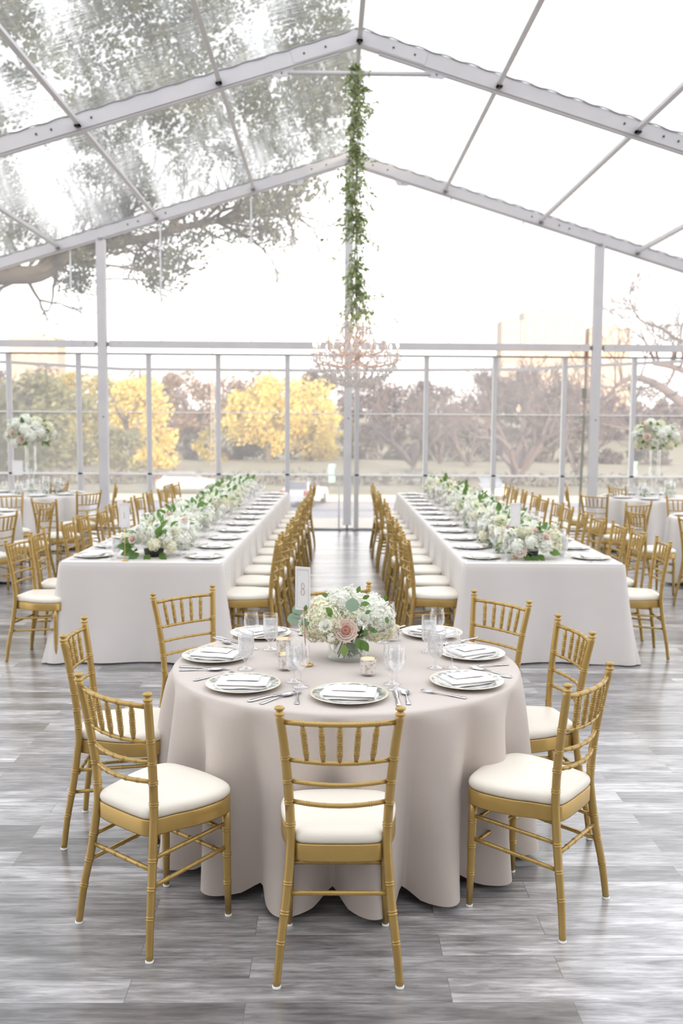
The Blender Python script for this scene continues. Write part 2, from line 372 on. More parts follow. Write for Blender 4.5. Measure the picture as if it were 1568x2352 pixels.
# window wall just outside the posts
YW = YG + .12
fr = MB(); fr.box((-9.8, YW - .02, 2.925), (10.4, YW + .02, 2.955)); struct('trim_%d' % n, fr, KEDER); n += 1
for z, h, d in ((1.97, .016, .02), (.935, .028, .03)):
    mb = MB(); mb.box((-9.8, YW - d, z - h / 2), (10.4, YW + d, z + h / 2)); struct('trim_%d' % n, mb, GLIDE); n += 1
MX = [-9.9, -8.7, -7.5, -6.48, -5.33, -4.17, -3.0, -1.84, -.68, .49, 1.655, 2.81, 3.985, 5.16, 6.33, 7.5, 8.67, 9.84]
for x in MX:
    mb = MB(); mb.box((x - .036, YW - .03, 0), (x + .036, YW + .03, 2.93)); mb.box((x - .045, YW - .034, 0), (x - .036, YW + .034, 2.93), 1)
    struct('trim_%d' % n, mb, [ALU, GLIDE]); n += 1
mb = MB()   # second head rail, rising towards both sides
P = [(-9.8, 2.93), (-5.4, 2.80), (-4.2, 2.735), (-3.5, 2.70), (0, 2.70), (3.4, 2.745), (4.2, 2.80), (6, 2.90), (10.2, 3.0)]
for a, b in zip(P[:-1], P[1:]): mb.beam((a[0], YW + .25, a[1]), (b[0], YW + .25, b[1]), .04, .05)
struct('trim_%d' % n, mb, ALU); n += 1
mb = MB(); mb.tube([(-9.8, YW - .02, .02), (-3, YW - .02, .02), (-.9, YW - .03, .03), (.1, YW - .04, .012), (.6, YW - .03, .02), (1.4, YW - .05, .012), (10, YW - .02, .02)], .02, 6)
struct('trim_%d' % n, mb, ALUD); n += 1
mb = MB(); mb.box((-9.8, YW + .24, .02), (10.2, YW + .243, 2.70))
def pane(name, x0, x1, z0, z1, y, mat, nx=30, nz=12, amp=.012):
    mb = MB(); vs = []
    for i in range(nx + 1):
        for j in range(nz + 1):
            x = x0 + (x1 - x0) * i / nx; z = z0 + (z1(x) - z0) * j / nz
            vs.append((x, y + amp * noise.noise(V((x * 1.3, z * .7, 3))), z))
    mb.add(vs, [(i * (nz + 1) + j, (i + 1) * (nz + 1) + j, (i + 1) * (nz + 1) + j + 1, i * (nz + 1) + j + 1) for i in range(nx) for j in range(nz)])
    return struct(name, mb, mat)
pane('window_1', -9.8, 10.3, .03, lambda x: 2.93, YW, WALLV, 120, 8)
pane('window_2', XG - 9.9, XG + 9.9, 3.12, lambda x: max(3.14, ZA - .17 - SL * abs(x - XG)), YG + .02, GABLEV, 80, 8)
for x in (-4.25, -2.77, -1.28, 2.0, 3.2): # faint welded seams of the gable sheet
    mb = MB(); zt = ZA - .2 - SL * abs(x - XG); mb.box((x - .012, YG + .012, 3.15), (x + .012, YG + .016, zt)); struct('trim_%d' % n, mb, pbr('weld', (.78, .78, .8), .5) if x < -4 else bpy.data.materials['weld']); n += 1
mb = MB(); mb.beam((4.26, YG - .02, .0), (4.29, YG - .02, 1.95), .055, .03); mb.beam((4.29, YG - .02, 1.95), (4.30, YG - .02, 2.85), .018, .012); mb.box((4.25, YG - .04, 2.25), (4.32, YG - .01, 2.42))
tag(obj('ratchet_strap', mb, pbr('strap_grey', (.25, .26, .22), .7)), 'dark olive ratchet strap hanging beside the right gable post', 'strap')
for x, l in ((-.36, 'left of the centre post, behind the aisle chairs'), (.195, 'close beside the centre gable post')):
    mb = MB(); mb.tube([(x, YW + .06, 0), (x, YW + .06, .93)], .014, 8); mb.box((x - .05, YW + .02, 0), (x + .05, YW + .10, .012))
    tag(obj('stanchion', mb, ALU), 'thin grey upright bar ' + l, 'post')

# ------------------------------------------------------------------ the chair
def ringed(mb, pts, rfun, rings, n=10, amp=.0024, mi=0, w=.0042):
    """tube along pts; rings are positions (0..1 of length) that carry a double bamboo ring"""
    P = [V(p) for p in pts]; ds = [0]
    for a, b in zip(P[:-1], P[1:]): ds.append(ds[-1] + (b - a).length)
    T = ds[-1]
    def at(d):
        for i in range(len(P) - 1):
            if d <= ds[i + 1] or i == len(P) - 2:
                k = (d - ds[i]) / max(1e-9, ds[i + 1] - ds[i]); return P[i].lerp(P[i + 1], k)
    st = [(d, 0) for d in ds]
    for r in rings:
        c = r * T
        for dd, a in ((-2.2 * w, 0), (-1.5 * w, 0), (-1.1 * w, 1), (-.5 * w, 0), (0, -.35), (.5 * w, 0), (1.1 * w, 1), (1.5 * w, 0), (2.2 * w, 0)): st.append((c + dd, a))
    st = [s_ for s_ in st if 0 <= s_[0] <= T]; st.sort()
    st = [x for i, x in enumerate(st) if i == 0 or x[0] - st[i - 1][0] > 1e-5]
    mb.tube([at(d) for d, a in st], [rfun(d / T) + amp * a for d, a in st], n, mi=mi)
POST = [(.200, -.224, .006), (.188, -.209, .13), (.170, -.184, .27), (.159, -.168, .40), (.157, -.163, .47), (.163, -.170, .60), (.176, -.190, .76), (.192, -.212, .896)]
PX = catmull(POST, 5)
def post_x(z):
    for a, b in zip(PX[:-1], PX[1:]):
        if a.z <= z <= b.z: return a.lerp(b, (z - a.z) / (b.z - a.z))
    return PX[-1]
SEAT = [(0, -.185), (.09, -.183), (.135, -.172), (.153, -.135), (.168, -.075), (.190, -.01), (.201, .065), (.199, .13), (.176, .178), (.12, .198), (0, .207)]
def seat_outline(m=4):
    return catmull([V((x, y, 0)) for x, y in SEAT] + [V((-x, y, 0)) for x, y in SEAT[-2:0:-1]], m, True)
def loft(mb, outl, levels, cx=0, cyy=.01, cap=True, mi=0):
    n = len(outl); vs = []
    for sc_, z in levels:
        for p in outl: vs.append((cx + (p.x - cx) * sc_, cyy + (p.y - cyy) * sc_, z))
    fs = [(i * n + j, i * n + (j + 1) % n, (i + 1) * n + (j + 1) % n, (i + 1) * n + j) for i in range(len(levels) - 1) for j in range(n)]
    if cap:
        vs.append((cx, cyy, levels[-1][1])); k = len(vs) - 1; o = (len(levels) - 1) * n
        fs += [(o + j, o + (j + 1) % n, k) for j in range(n)]
        vs.append((cx, cyy, levels[0][1])); k = len(vs) - 1
        fs += [((j + 1) % n, j, k) for j in range(n)]
    mb.add(vs, fs, mi)
def rail_pts(z, bow, inset=.012, dz=0):
    p = post_x(z); w_ = p.x - inset
    return [V((w_ * (-1 + 2 * k / 10), p.y - bow * (1 - (2 * k / 10 - 1) ** 2), z - dz * (1 - (2 * k / 10 - 1) ** 2))) for k in range(11)]
def chair_meshes():
    D = {}
    for s, nm in ((-1, 'L'), (1, 'R')):
        mb = MB(); pts = [V((p.x * s, p.y, p.z)) for p in PX]
        ringed(mb, pts, lambda t: .0125 + .003 * min(1, t * 3.2) - .0012 * max(0, t - .7) * 3, [.145, .245, .345, .56, .645, .73, .825], 12)
        tp = pts[-1]
        mb.lathe([(.0145, -.004), (.0165, -.002), (.0165, .002), (.0145, .004), (.0105, .010), (.0105, .013), (.0165, .0165), (.0175, .020), (.015, .0245), (.008, .0275), (.0005, .0285)], 14, c=tp)
        D['post' + nm] = mb.mesh('back_post', GOLD)
        mb = MB(); mb.lathe([(.0135, 0), (.0145, .002), (.0145, .008), (.011, .0095)], 12, c=(POST[0][0] * s, POST[0][1], 0), capb=True, capt=True)
        D['glr' + nm] = mb.mesh('floor_glide', GLIDE)
        mb = MB(); ringed(mb, [(s * .176, .166, .007), (s * .173, .163, .16), (s * .172, .160, .392)], lambda t: .0115 + .004 * min(1, t * 2.2), [.30, .56, .80], 12)
        D['leg' + nm] = mb.mesh('front_leg', GOLD)
        mb = MB(); mb.lathe([(.0125, 0), (.0135, .002), (.0135, .008), (.010, .0095)], 12, c=(.176 * s, .166, 0), capb=True, capt=True)
        D['glf' + nm] = mb.mesh('floor_glide', GLIDE)
        mb = MB()
        for z in (.325, .238):
            a = post_x(z); ringed(mb, [(s * (a.x - .004), a.y + .008, z - .012), (s * .173, .152, z + .012)], lambda t: .0076, [.2, .4, .6, .8], 8, .0018, w=.0035)
        D['ss' + nm] = mb.mesh('side_stretcher', GOLD)
    mb = MB(); a = post_x(.28); ringed(mb, [(-a.x + .008, a.y, .28), (a.x - .008, a.y, .28)], lambda t: .0078, [.22, .41, .6, .8], 8, .0018, w=.0035); D['sr'] = mb.mesh('rear_stretcher', GOLD)
    mb = MB()
    for z in (.31, .225): ringed(mb, [(-.166, .163, z), (.166, .163, z)], lambda t: .0076, [.2, .4, .6, .8], 8, .0018, w=.0035)
    D['sf'] = mb.mesh('front_stretcher', GOLD)
    D['top'] = None
    mb = MB(); ringed(mb, rail_pts(.868, .030), lambda t: .0092, [.16, .33, .5, .67, .84], 10, .0020); D['top'] = mb.mesh('top_rail', GOLD)
    for k, z in enumerate((.733, .655, .582)):
        mb = MB(); ringed(mb, rail_pts(z, .030, dz=.004), lambda t: .0078, [.17, .335, .5, .665, .83], 10, .0019, w=.0035); D['rail%d' % k] = mb.mesh('back_rail', GOLD)
    tp, lw = rail_pts(.868, .030), rail_pts(.733, .030, dz=.004)
    def on(R_, x):
        for p, q in zip(R_[:-1], R_[1:]):
            if p.x <= x <= q.x: return p.lerp(q, (x - p.x) / (q.x - p.x))
    for k, (xt, xb) in enumerate(((-.119, -.104), (-.060, -.052), (0, 0), (.060, .052), (.119, .104))):
        a, b = on(lw, xb), on(tp, xt); mb = MB()
        ringed(mb, [a, a.lerp(b, .15), a.lerp(b, .5), a.lerp(b, .85), b], lambda t: .0050 + .0046 * min(1, min(t, 1 - t) * 5), [.28, .52, .76], 8, .0020, w=.0035)
        D['sp%d' % k] = mb.mesh('spindle', GOLD)
    ol = seat_outline(); mb = MB()
    loft(mb, ol, [(.90, .386), (1, .384), (1.0, .388), (1.0, .438), (.985, .442), (.93, .441)])
    D['frame'] = mb.mesh('seat_frame', GOLD)
    mb = MB(); loft(mb, ol, [(.93, .441), (.975, .444), (.995, .452), (1.0, .462), (.985, .472), (.95, .480), (.88, .486), (.7, .4895), (.4, .491), (.15, .4915)])
    D['cush'] = mb.mesh('seat_cushion', IVORY)
    return D
CD = chair_meshes()
for me in CD.values():   # seat and rails a touch higher, feet where they are
    for v_ in me.vertices: z = v_.co.z; v_.co.z = z + .022 * min(1, z / .3) - .012 * max(0, (z - .6) / .32)
def make_chair(detail=True):
    t = empty('chiavari_chair'); t['category'] = 'chair'
    def p(nm, key): return obj(nm, CD[key], None, t)
    p('seat_cushion', 'cush'); p('seat_frame', 'frame')
    for s in 'LR':
        bp_ = p('back_post', 'post' + s); lg = p('leg', 'leg' + s)
        if detail:
            obj('floor_glide', CD['glr' + s], None, bp_); obj('floor_glide', CD['glf' + s], None, lg)
    p('top_rail', 'top')
    for k in range(3): p('back_rail', 'rail%d' % k)
    if detail:
        for k in range(5): p('spindle', 'sp%d' % k)
        p('stretcher', 'sr'); p('stretcher', 'sf'); p('stretcher', 'ssL'); p('stretcher', 'ssR')
    else:
        p('spindle', 'spall'); p('stretcher', 'sall')
    return t
def join(keys, nm):
    mb = MB()
    for k in keys:
        me = CD[k]; mb.add([v.co for v in me.vertices], [tuple(p.vertices) for p in me.polygons])
    return mb.mesh(nm, GOLD)
CD['spall'] = join(['sp%d' % k for k in range(5)], 'spindle_row'); CD['sall'] = join(['sr', 'sf', 'ssL', 'ssR'], 'stretcher_set')
CH0 = make_chair(True); CH1 = make_chair(False); _used = {}
def put_chair(fin_mid, face, label, group, far=False):
    """fin_mid: point on the floor under the middle of the top of the back; face: direction the sitter looks"""
    src = CH1 if far else CH0
    a = atan2(face[1], face[0]) - pi / 2
    f = V((cos(a + pi / 2), sin(a + pi / 2)))
    loc = (fin_mid[0] + f.x * .212, fin_mid[1] + f.y * .212, 0)
    if far not in _used:
        _used[far] = 1; src.location = loc; src.rotation_euler = (0, 0, a); src['label'] = label; src['group'] = group; return src
    return dup(src, loc, a, label, group)
def chair_px(a, b, target, label, group, far=False, blend=0.):
    A, B = atz(a[0], a[1], .933), atz(b[0], b[1], .933); m = (A + B) / 2; d = (B - A)
    nn = V((-d.y, d.x)).normalized(); tgt = (V(target) - V((m.x, m.y)))
    if nn.dot(tgt) < 0: nn = -nn
    nn = (nn * (1 - blend) + tgt.normalized() * blend).normalized()
    return put_chair((m.x, m.y), nn, label, group, far)
TC = V((.086, 4.19))
G1 = 'gold chairs around the front round table'
for a, b, l in (
    ((644, 1622), (917, 1622), 'gold bamboo-look chair seen square from behind, nearest chair of the front round table'),
    ((180, 1545), (339, 1590), 'gold bamboo-look chair turned three-quarters at front left, between nearest and left chairs'),
    ((1307, 1570), (1397, 1520), 'gold bamboo-look chair turned three-quarters at front right of the round table'),
    ((146, 1457), (192, 1416), 'gold chair at the left side of the front round table, overlapped by a nearer one'),
    ((1283, 1412), (1358, 1448), 'gold chair at the right side of the front round table, overlapped by a nearer one'),
    ((352, 1362), (487, 1343), 'gold chair back standing before the end of the left long table'),
    ((1088, 1354), (1216, 1380), 'gold chair back standing before the end of the right long table'),
    ((708, 1345), (838, 1335), 'gold chair on the far side of the round table, half hidden by the centrepiece')):
    chair_px(a, b, TC, l, G1, blend=.25)

# ------------------------------------------------------------------ cloths
def top_grid_round(mb, r, z, n): pass
def round_cloth(cx_, cy_, hemf, name='tablecloth', n=288, hz=.02, rt=.765, mat=None, seed=0):
    mb = MB(); Z = .765; vs = []
    prof = [(0, 0)]; rings = [.0, .3, .55, .75, .9, .97, 1.0]
    lev = []
    for q in rings[1:]: lev.append(('t', q))
    for d in (.006, .016, .03, .06, .1, .16, .23, .31, .40, .49, .58, .66, .72, .755): lev.append(('d', d))
    vs.append((cx_, cy_, Z))
    for kind, q in lev:
        for j in range(n):
            th = 2 * pi * j / n
            if kind == 't':
                r = (rt - .012) * q; z = Z + .0012 * noise.noise(V((cos(th) * r * 6, sin(th) * r * 6, seed)))
            else:
                k = max(0, (q - .02) / .735); hem = hemf(th)
                e_ = min(1, q / .03); r0 = rt - .012 + .014 * sqrt(e_)
                kk = k ** .62
                r = r0 + (hem - r0) * kk + .016 * k * noise.noise(V((cos(th) * 4, sin(th) * 4, q * 3 + seed))) + .012 * sqrt(k) * noise.noise(V((th * 5.3, q * .6, seed + 3))) + .004 * min(1, k * 3) * noise.noise(V((cos(th) * 11, sin(th) * 11, q * 9 + seed)))
                z = Z - q * (1 - (hz + .045 * max(0, (.76 - hem)) / .1 - .0) / .765 * k * 1.0) if k > 0 else Z - q
            vs.append((cx_ + r * cos(th), cy_ + r * sin(th), z))
    fs = [(0, 1 + j, 1 + (j + 1) % n) for j in range(n)]
    for i in range(len(lev) - 1):
        o = 1 + i * n; fs += [(o + j, o + n + j, o + n + (j + 1) % n, o + (j + 1) % n) for j in range(n)]
    mb.add(vs, fs)
    return obj(name, mb, mat or LINEN)
def lobes(peaks, hi, lo, sharp=.75, seed=0):
    rs = random.Random(seed); P = sorted(p % 360 for p in peaks); H = [hi + rs.uniform(-.022, .022) for _ in P]; Lw = [lo + rs.uniform(-.02, .02) for _ in P]
    def f(th):
        a = math.degrees(th) % 360; m = len(P)
        for i in range(m):
            p, q = P[i], P[(i + 1) % m]
            if q <= p: q += 360
            aa = a if a >= p else a + 360
            if p <= aa <= q:
                t = (aa - p) / (q - p); c = (.5 + .5 * cos(2 * pi * t)) ** sharp
                h = H[i] * (1 - t) + H[(i + 1) % m] * t
                return Lw[i] + (h - Lw[i]) * c
        return hi
    return f
c = round_cloth(TC.x, TC.y, lobes([-172, -151, -130, -107, -83, -62, -42, -18, 6, 30, 54, 78, 103, 128, 152], .865, .685, sharp=.68, seed=4), seed=1)
tag(c, 'taupe floor-length cloth on the round table in front', 'tablecloth', 'linen tablecloths')

def long_cloth(O, v, s0, s1, drapeA, drapeB, label, lift=0., seed=0):
    """O near-middle point on the floor, v unit direction along the table"""
    u = V((v.y, -v.x)); Z = .765 + lift; hw = .612; rc = .03
    def W(t, s): return V((O.x + u.x * t + v.x * s, O.y + u.y * t + v.y * s))
    cols = []   # (t, s, nt, ns, flare)
    def side(sgn, a, b, rev):
        m = max(6, int((b - a) / .02)); L_ = []
        for k in range(m + 1):
            s_ = a + (b - a) * k / m; L_.append((sgn * hw, s_, sgn, 0., 0.))
        return L_[::-1] if rev else L_
    def corner(sgn, s_, sg2, rev):
        L_ = []
        for k in range(13):
            th = pi / 2 * k / 12; L_.append((sgn * (hw - rc + rc * cos(th)), s_ + sg2 * (-rc + rc * sin(th)), sgn * cos(th), sg2 * sin(th), sin(2 * th)))
        return L_[::-1] if rev else L_
    def end(s_, sg2, rev):
        m = 60; L_ = [(-hw + rc + (2 * hw - 2 * rc) * k / m, s_, 0., float(sg2), 0.) for k in range(m + 1)]
        return L_[::-1] if rev else L_
    a = s0 + rc if drapeA else s0; b = s1 - rc if drapeB else s1
    chains = []
    if drapeA and not drapeB:
        chains.append(side(-1, a, b, True) + corner(-1, s0, -1, False)[1:] + end(s0, -1, False)[1:-1] + corner(1, s0, -1, True)[:-1] + side(1, a, b, False))
    elif drapeB and not drapeA:
        chains.append(side(1, a, b, False) + corner(1, s1, 1, False)[1:] + end(s1, 1, True)[1:-1] + corner(-1, s1, 1, True)[:-1] + side(-1, a, b, True))
    else:
        chains.append(side(-1, a, b, True)); chains.append(side(1, a, b, False))
    mb = MB(); D = [0, .006, .016, .03, .07, .13, .21, .30, .40, .50, .60, .68, .735, .757]
    for ch in chains:
        n_ = len(ch); vs = []
        for d in D:
            k = max(0, (d - .02) / .735); e_ = min(1, d / .03)
            for (t, s_, nt_, ns_, fl_) in ch:
                on_end = abs(ns_) > .5
                arc = s_ if not on_end else t + 50
                f1 = (.016 + .022 * k) * k * sin(arc * 2 * pi / (.17 if not on_end else .62) + 1.5 * noise.noise(V((arc * 1.7, seed, 0)))) + .035 * k * noise.noise(V((arc * 1.3, k * .8, seed + 5)))
                dist = min(abs(s_ - s0) if drapeA else 9, abs(s_ - s1) if drapeB else 9) if not on_end else hw - abs(t)
                ear = .10 * max(0, 1 - dist / .22) ** 1.5 * k ** 1.3 + fl_ * .035 * k
                off = .012 * sqrt(e_) + .012 * k + f1 + ear
                # the free end of a sheet swings out into a small flap
                if not on_end:
                    if not drapeB: off += .05 * max(0, 1 - (s1 - s_) / .12) * k
                    if not drapeA: off += .03 * max(0, 1 - (s_ - s0) / .12) * k
                if on_end and abs(t) < hw: off = max(off, .004)
                off = max(off, .004 * e_)
                p = W(t + nt_ * off, s_ + ns_ * off)
                vs.append((p.x, p.y, max(.004, Z - d + (.012 * noise.noise(V((arc * 3, seed, 9))) * k if d > .7 else 0))))
        mb.add(vs, [(i * n_ + j, i * n_ + j + 1, (i + 1) * n_ + j + 1, (i + 1) * n_ + j) for i in range(len(D) - 1) for j in range(n_ - 1)])
    # top sheet
    ms = int((s1 - s0) / .08) + 1; mt = 16; vs = []
    for i in range(ms + 1):
        for j in range(mt + 1):
            s_ = s0 + (s1 - s0) * i / ms; t = -hw + 2 * hw * j / mt
            if (drapeA and i == 0 or drapeB and i == ms) and j in (0, mt): t *= (hw - .01) / hw
            p = W(t, s_); vs.append((p.x, p.y, Z))
    mb.add(vs, [(i * (mt + 1) + j, i * (mt + 1) + j + 1, (i + 1) * (mt + 1) + j + 1, (i + 1) * (mt + 1) + j) for i in range(ms) for j in range(mt)])
    return tag(obj('tablecloth', mb, LINENW), label, 'tablecloth', 'linen tablecloths')
LT = dict(O=V((-1.405, 7.19)), v=V((.027, 1)).normalized(), side='left')
RT = dict(O=V((1.65, 7.22)), v=V((.002, 1)).normalized(), side='right')
for T in (LT, RT):
    s = T['side']
    long_cloth(T['O'], T['v'], 0, 2.46, True, False, 'pale linen cloth over the near end of the %s long table' % s, .0012, 1)
    long_cloth(T['O'], T['v'], 2.40, 4.95, False, False, 'pale linen cloth over the middle of the %s long table' % s, .0, 2)
    long_cloth(T['O'], T['v'], 4.88, 7.36, False, True, 'pale linen cloth over the far end of the %s long table' % s, .0012, 3)

# ------------------------------------------------------------------ tableware
mb = MB(); mb.lathe([(.001, .004), (.085, .004), (.088, .0015), (.094, .0015), (.128, .012), (.151, .0165), (.1525, .018), (.151, .0195), (.1485, .0195), (.143, .0175), (.115, .0135), (.096, .0065), (.088, .005), (.001, .005)], 64,
                    seg=[0, 0, 0, 0, 0, 0, 2, 2, 2, 1, 0, 0, 0])
PLATE = mb.mesh('charger_plate', [CERAMIC, RIMSILV, RIMGOLD])
def napkin_mesh(seed, card=False):
    rs = random.Random(seed); mb = MB(); z = 0
    for k in range(2):
        w_, d_ = .104 - .003 * k + rs.uniform(-.003, .003), .066 - .001 * k; th = .0105; M = Matrix.Rotation(rs.uniform(-.09, .09), 4, 'Z') @ Matrix.Translation((rs.uniform(-.005, .005), rs.uniform(-.004, .004), z))
        nx, ny = 14, 10; vs = []
        for lay in (0, 1):
            for i in range(nx + 1):
                for j in range(ny + 1):
                    x = (2 * i / nx - 1); y = (2 * j / ny - 1); ed = max(0, 1 - (1 - abs(y)) / .16) if y < 0 else max(0, 1 - (1 - y) / .05)
                    zz = th * (lay + (.5 - lay) * ed ** 2) + .004 * noise.noise(V((x * 1.5 + seed, y * 1.5, k))) + .004 * (lay * (1 - x * x) * (1 - y * y))
                    vs.append(M @ V((x * w_, y * d_, zz)))
        m = (nx + 1) * (ny + 1); q = lambda i, j, l: l * m + i * (ny + 1) + j
        fs = [(q(i, j, 1), q(i + 1, j, 1), q(i + 1, j + 1, 1), q(i, j + 1, 1)) for i in range(nx) for j in range(ny)]
        fs += [(q(i, j, 0), q(i, j + 1, 0), q(i + 1, j + 1, 0), q(i + 1, j, 0)) for i in range(nx) for j in range(ny)]
        for j in range(ny): fs += [(q(0, j, 0), q(0, j, 1), q(0, j + 1, 1), q(0, j + 1, 0)), (q(nx, j, 0), q(nx, j + 1, 0), q(nx, j + 1, 1), q(nx, j, 1))]
        for i in range(nx): fs += [(q(i, 0, 0), q(i + 1, 0, 0), q(i + 1, 0, 1), q(i, 0, 1)), (q(i, ny, 0), q(i, ny, 1), q(i + 1, ny, 1), q(i + 1, ny, 0))]
        mb.add(vs, fs); z += th + .0012
    return mb.mesh('folded_napkin', NAPKIN)
NAPS = [napkin_mesh(k) for k in range(4)]
mb = MB(); M = Matrix.Rotation(.02, 4, 'Z'); mb.box((-.066, -.03, 0), (.066, .052, .0009), M=M); CARDM = mb.mesh('menu_card', CARD)
def strip(mb, pts, mi=0):
    """flat metal bar: list of (y, halfwidth, z, thickness)"""
    vs = []
    for y, hw_, z, th in pts: vs += [(-hw_, y, z), (-hw_ * .6, y, z + th), (hw_ * .6, y, z + th), (hw_, y, z)]
    k = len(pts); fs = [(4 * i + j, 4 * i + j + 1, 4 * i + j + 5, 4 * i + j + 4) for i in range(k - 1) for j in range(3)] + [(4 * i + 3, 4 * i, 4 * i + 4, 4 * i + 7) for i in range(k - 1)]
    fs += [(0, 3, 2, 1), tuple(4 * (k - 1) + j for j in (0, 1, 2, 3))]; mb.add(vs, fs)
HND = [(-.10, .0085, .001, .002), (-.095, .0105, .001, .0025), (-.06, .0075, .001, .003), (-.02, .0042, .003, .0035), (.02, .0036, .006, .0035)]
mb = MB(); strip(mb, HND + [(.035, .008, .006, .002), (.042, .012, .005, .002), (.05, .0125, .004, .002)])
for k in range(4): 
    x = -.0102 + .0068 * k; mb.tube([(x, .049, .005), (x, .07, .004), (x, .092, .007)], [.0021, .0018, .0011], 5)
FORK = mb.mesh('fork', SILVER)
mb = MB(); strip(mb, HND)
vs = [(0, .052, .001)]
for rr, zz in ((.5, .002), (.85, .005), (1.0, .007)):
    for j in range(20): th = 2 * pi * j / 20; vs.append((.0185 * rr * cos(th), .052 + .034 * rr * sin(th), zz))
mb.add(vs, [(0, 1 + j, 1 + (j + 1) % 20) for j in range(20)] + [(1 + i * 20 + j, 21 + i * 20 + j, 21 + i * 20 + (j + 1) % 20, 1 + i * 20 + (j + 1) % 20) for i in range(2) for j in range(20)])
SPOON = mb.mesh('spoon', SILVER)
mb = MB(); strip(mb, [(-.115, .009, .001, .003), (-.10, .0105, .001, .0045), (-.03, .0075, .001, .005), (-.005, .006, .001, .0045), (.0, .0085, .0015, .002), (.05, .0105, .0015, .0017), (.09, .0095, .0015, .0015), (.115, .002, .0015, .001)])
KNIFE = mb.mesh('knife', SILVER)
GOBP = [(.0335, 0), (.034, .003), (.020, .007), (.009, .012), (.0075, .022), (.009, .036), (.016, .046), (.028, .055), (.0335, .068), (.0350, .09), (.0352, .12), (.0350, .150), (.0343, .168)]
WINP = [(.034, 0), (.0345, .002), (.018, .006), (.0055, .012), (.0042, .035), (.0045, .065), (.012, .075), (.026, .088), (.0345, .107), (.0362, .125), (.034, .150), (.0305, .172)]
mb = MB(); mb.lathe(GOBP, 32); mb.lathe([(.0343, .168), (.0350, .1695), (.0337, .1695), (.0337, .168)], 32); GOBM = mb.mesh('goblet_glass', GLASS)
mb = MB(); mb.lathe([(.001, .052), (.025, .056), (.0315, .068), (.0335, .09), (.0335, .145), (.001, .147)], 24); ICEM = mb.mesh('iced_water', WATER)
mb = MB(); mb.lathe(WINP, 32); mb.lathe([(.0305, .172), (.0312, .1732), (.0300, .1732)], 32); WINM = mb.mesh('wine_bowl', GLASS)
def mk_goblet():
    t = obj('water_goblet', GOBM, None); t['category'] = 'glass'; obj('iced_water', ICEM, None, t); return t
def mk_wine():
    t = obj('wine_glass', WINM, None); t['category'] = 'glass'; return t
def mk(name, me, cat):
    t = obj(name, me, None); t['category'] = cat; return t
PROTO = {}
def place(kind, x, y, z, rz, label, group):
    if kind not in PROTO:
        t = {'goblet': mk_goblet, 'wine': mk_wine, 'plate': lambda: mk('charger_plate', PLATE, 'plate'), 'fork': lambda: mk('fork', FORK, 'fork'),
             'knife': lambda: mk('knife', KNIFE, 'knife'), 'spoon': lambda: mk('spoon', SPOON, 'spoon')}[kind]()
        PROTO[kind] = t; t.location = (x, y, z); t.rotation_euler = (0, 0, rz); t['label'] = label; t['group'] = group; return t
    return dup(PROTO[kind], (x, y, z), rz, label, group)
_nk = [0]
def napkin(x, y, z, rz, label, group, card=True):
    t = mk('folded_napkin', NAPS[_nk[0] % 4], 'napkin'); _nk[0] += 1
    t.location = (x, y, z); t.rotation_euler = (0, 0, rz); t['label'] = label; t['group'] = group
    if card:
        cd = mk('menu_card', CARDM, 'card'); cd.location = (x, y, z + .0285); cd.rotation_euler = (0, 0, rz); cd['label'] = label.replace('folded white napkin', 'white card lying on the napkin'); cd['group'] = 'cards on the napkins'
    return t
ZT = .7665
# the eight places of the front round table
PL = [((.088, 3.655), 0, 'nearest place, behind the front chair'), ((-.335, 3.80), -.12, 'front left place'), ((-.50, 4.27), -.15, 'left side place'), ((-.33, 4.74), .1, 'far left place'),
      ((.573, 3.855), .10, 'front right place'), ((.665, 4.33), .15, 'right side place'), ((.53, 4.76), -.1, 'far right place'), ((.10, 4.80), 0, 'far place behind the centrepiece')]
for (x, y), dr, nm in PL:
    d = V((x, y)) - TC; a = atan2(-d.y, -d.x) - pi / 2  # local +y looks to the table centre
    fw = V((-sin(a), cos(a))); rt_ = V((cos(a), sin(a)))
    place('plate', x, y, ZT, a, 'white charger with patterned silver rim, ' + nm, 'chargers on the front round table')
    nr = {'nearest place, behind the front chair': -.12, 'front left place': .75, 'left side place': pi / 2 - .15, 'front right place': -.35 - .25, 'right side place': -pi / 2 + .3}.get(nm, 0)
    napkin(x, y, ZT + .0055, a + nr, 'folded white napkin on the charger, ' + nm, 'napkins on the front round table')
    p = V((x, y)) - rt_ * .20 + fw * .005; place('fork', p.x, p.y, ZT, a + dr * .6, 'silver dinner fork beside the charger, ' + nm, 'forks on the front round table')
    p = V((x, y)) + rt_ * .185 + fw * .0; place('knife', p.x, p.y, ZT, a + dr * .4, 'silver knife beside the charger, ' + nm, 'knives on the front round table')
    p = V((x, y)) + rt_ * .222 + fw * .0; place('spoon', p.x, p.y, ZT, a - dr, 'silver spoon outside the knife, ' + nm, 'spoons on the front round table')
GO = [((621, 1492), 'left of the votives, before the far left place'), ((565, 1537), 'between the left side and front left places'), ((675, 1566), 'left of the nearest place, behind a wine glass'), ((900, 1571), 'right of the nearest place, behind a wine glass'),
      ((984, 1497), 'tall one before the far right place'), ((999, 1534), 'before the right side place'), ((878, 1474), 'behind the centrepiece at right'), ((735, 1470), 'behind the centrepiece at left')]
for (x, y), l in GO:
    p = atz(x, y, ZT); place('goblet', p.x, p.y, ZT, U(0, 6), 'stemmed goblet of iced water, ' + l, 'iced water goblets on the front round table')
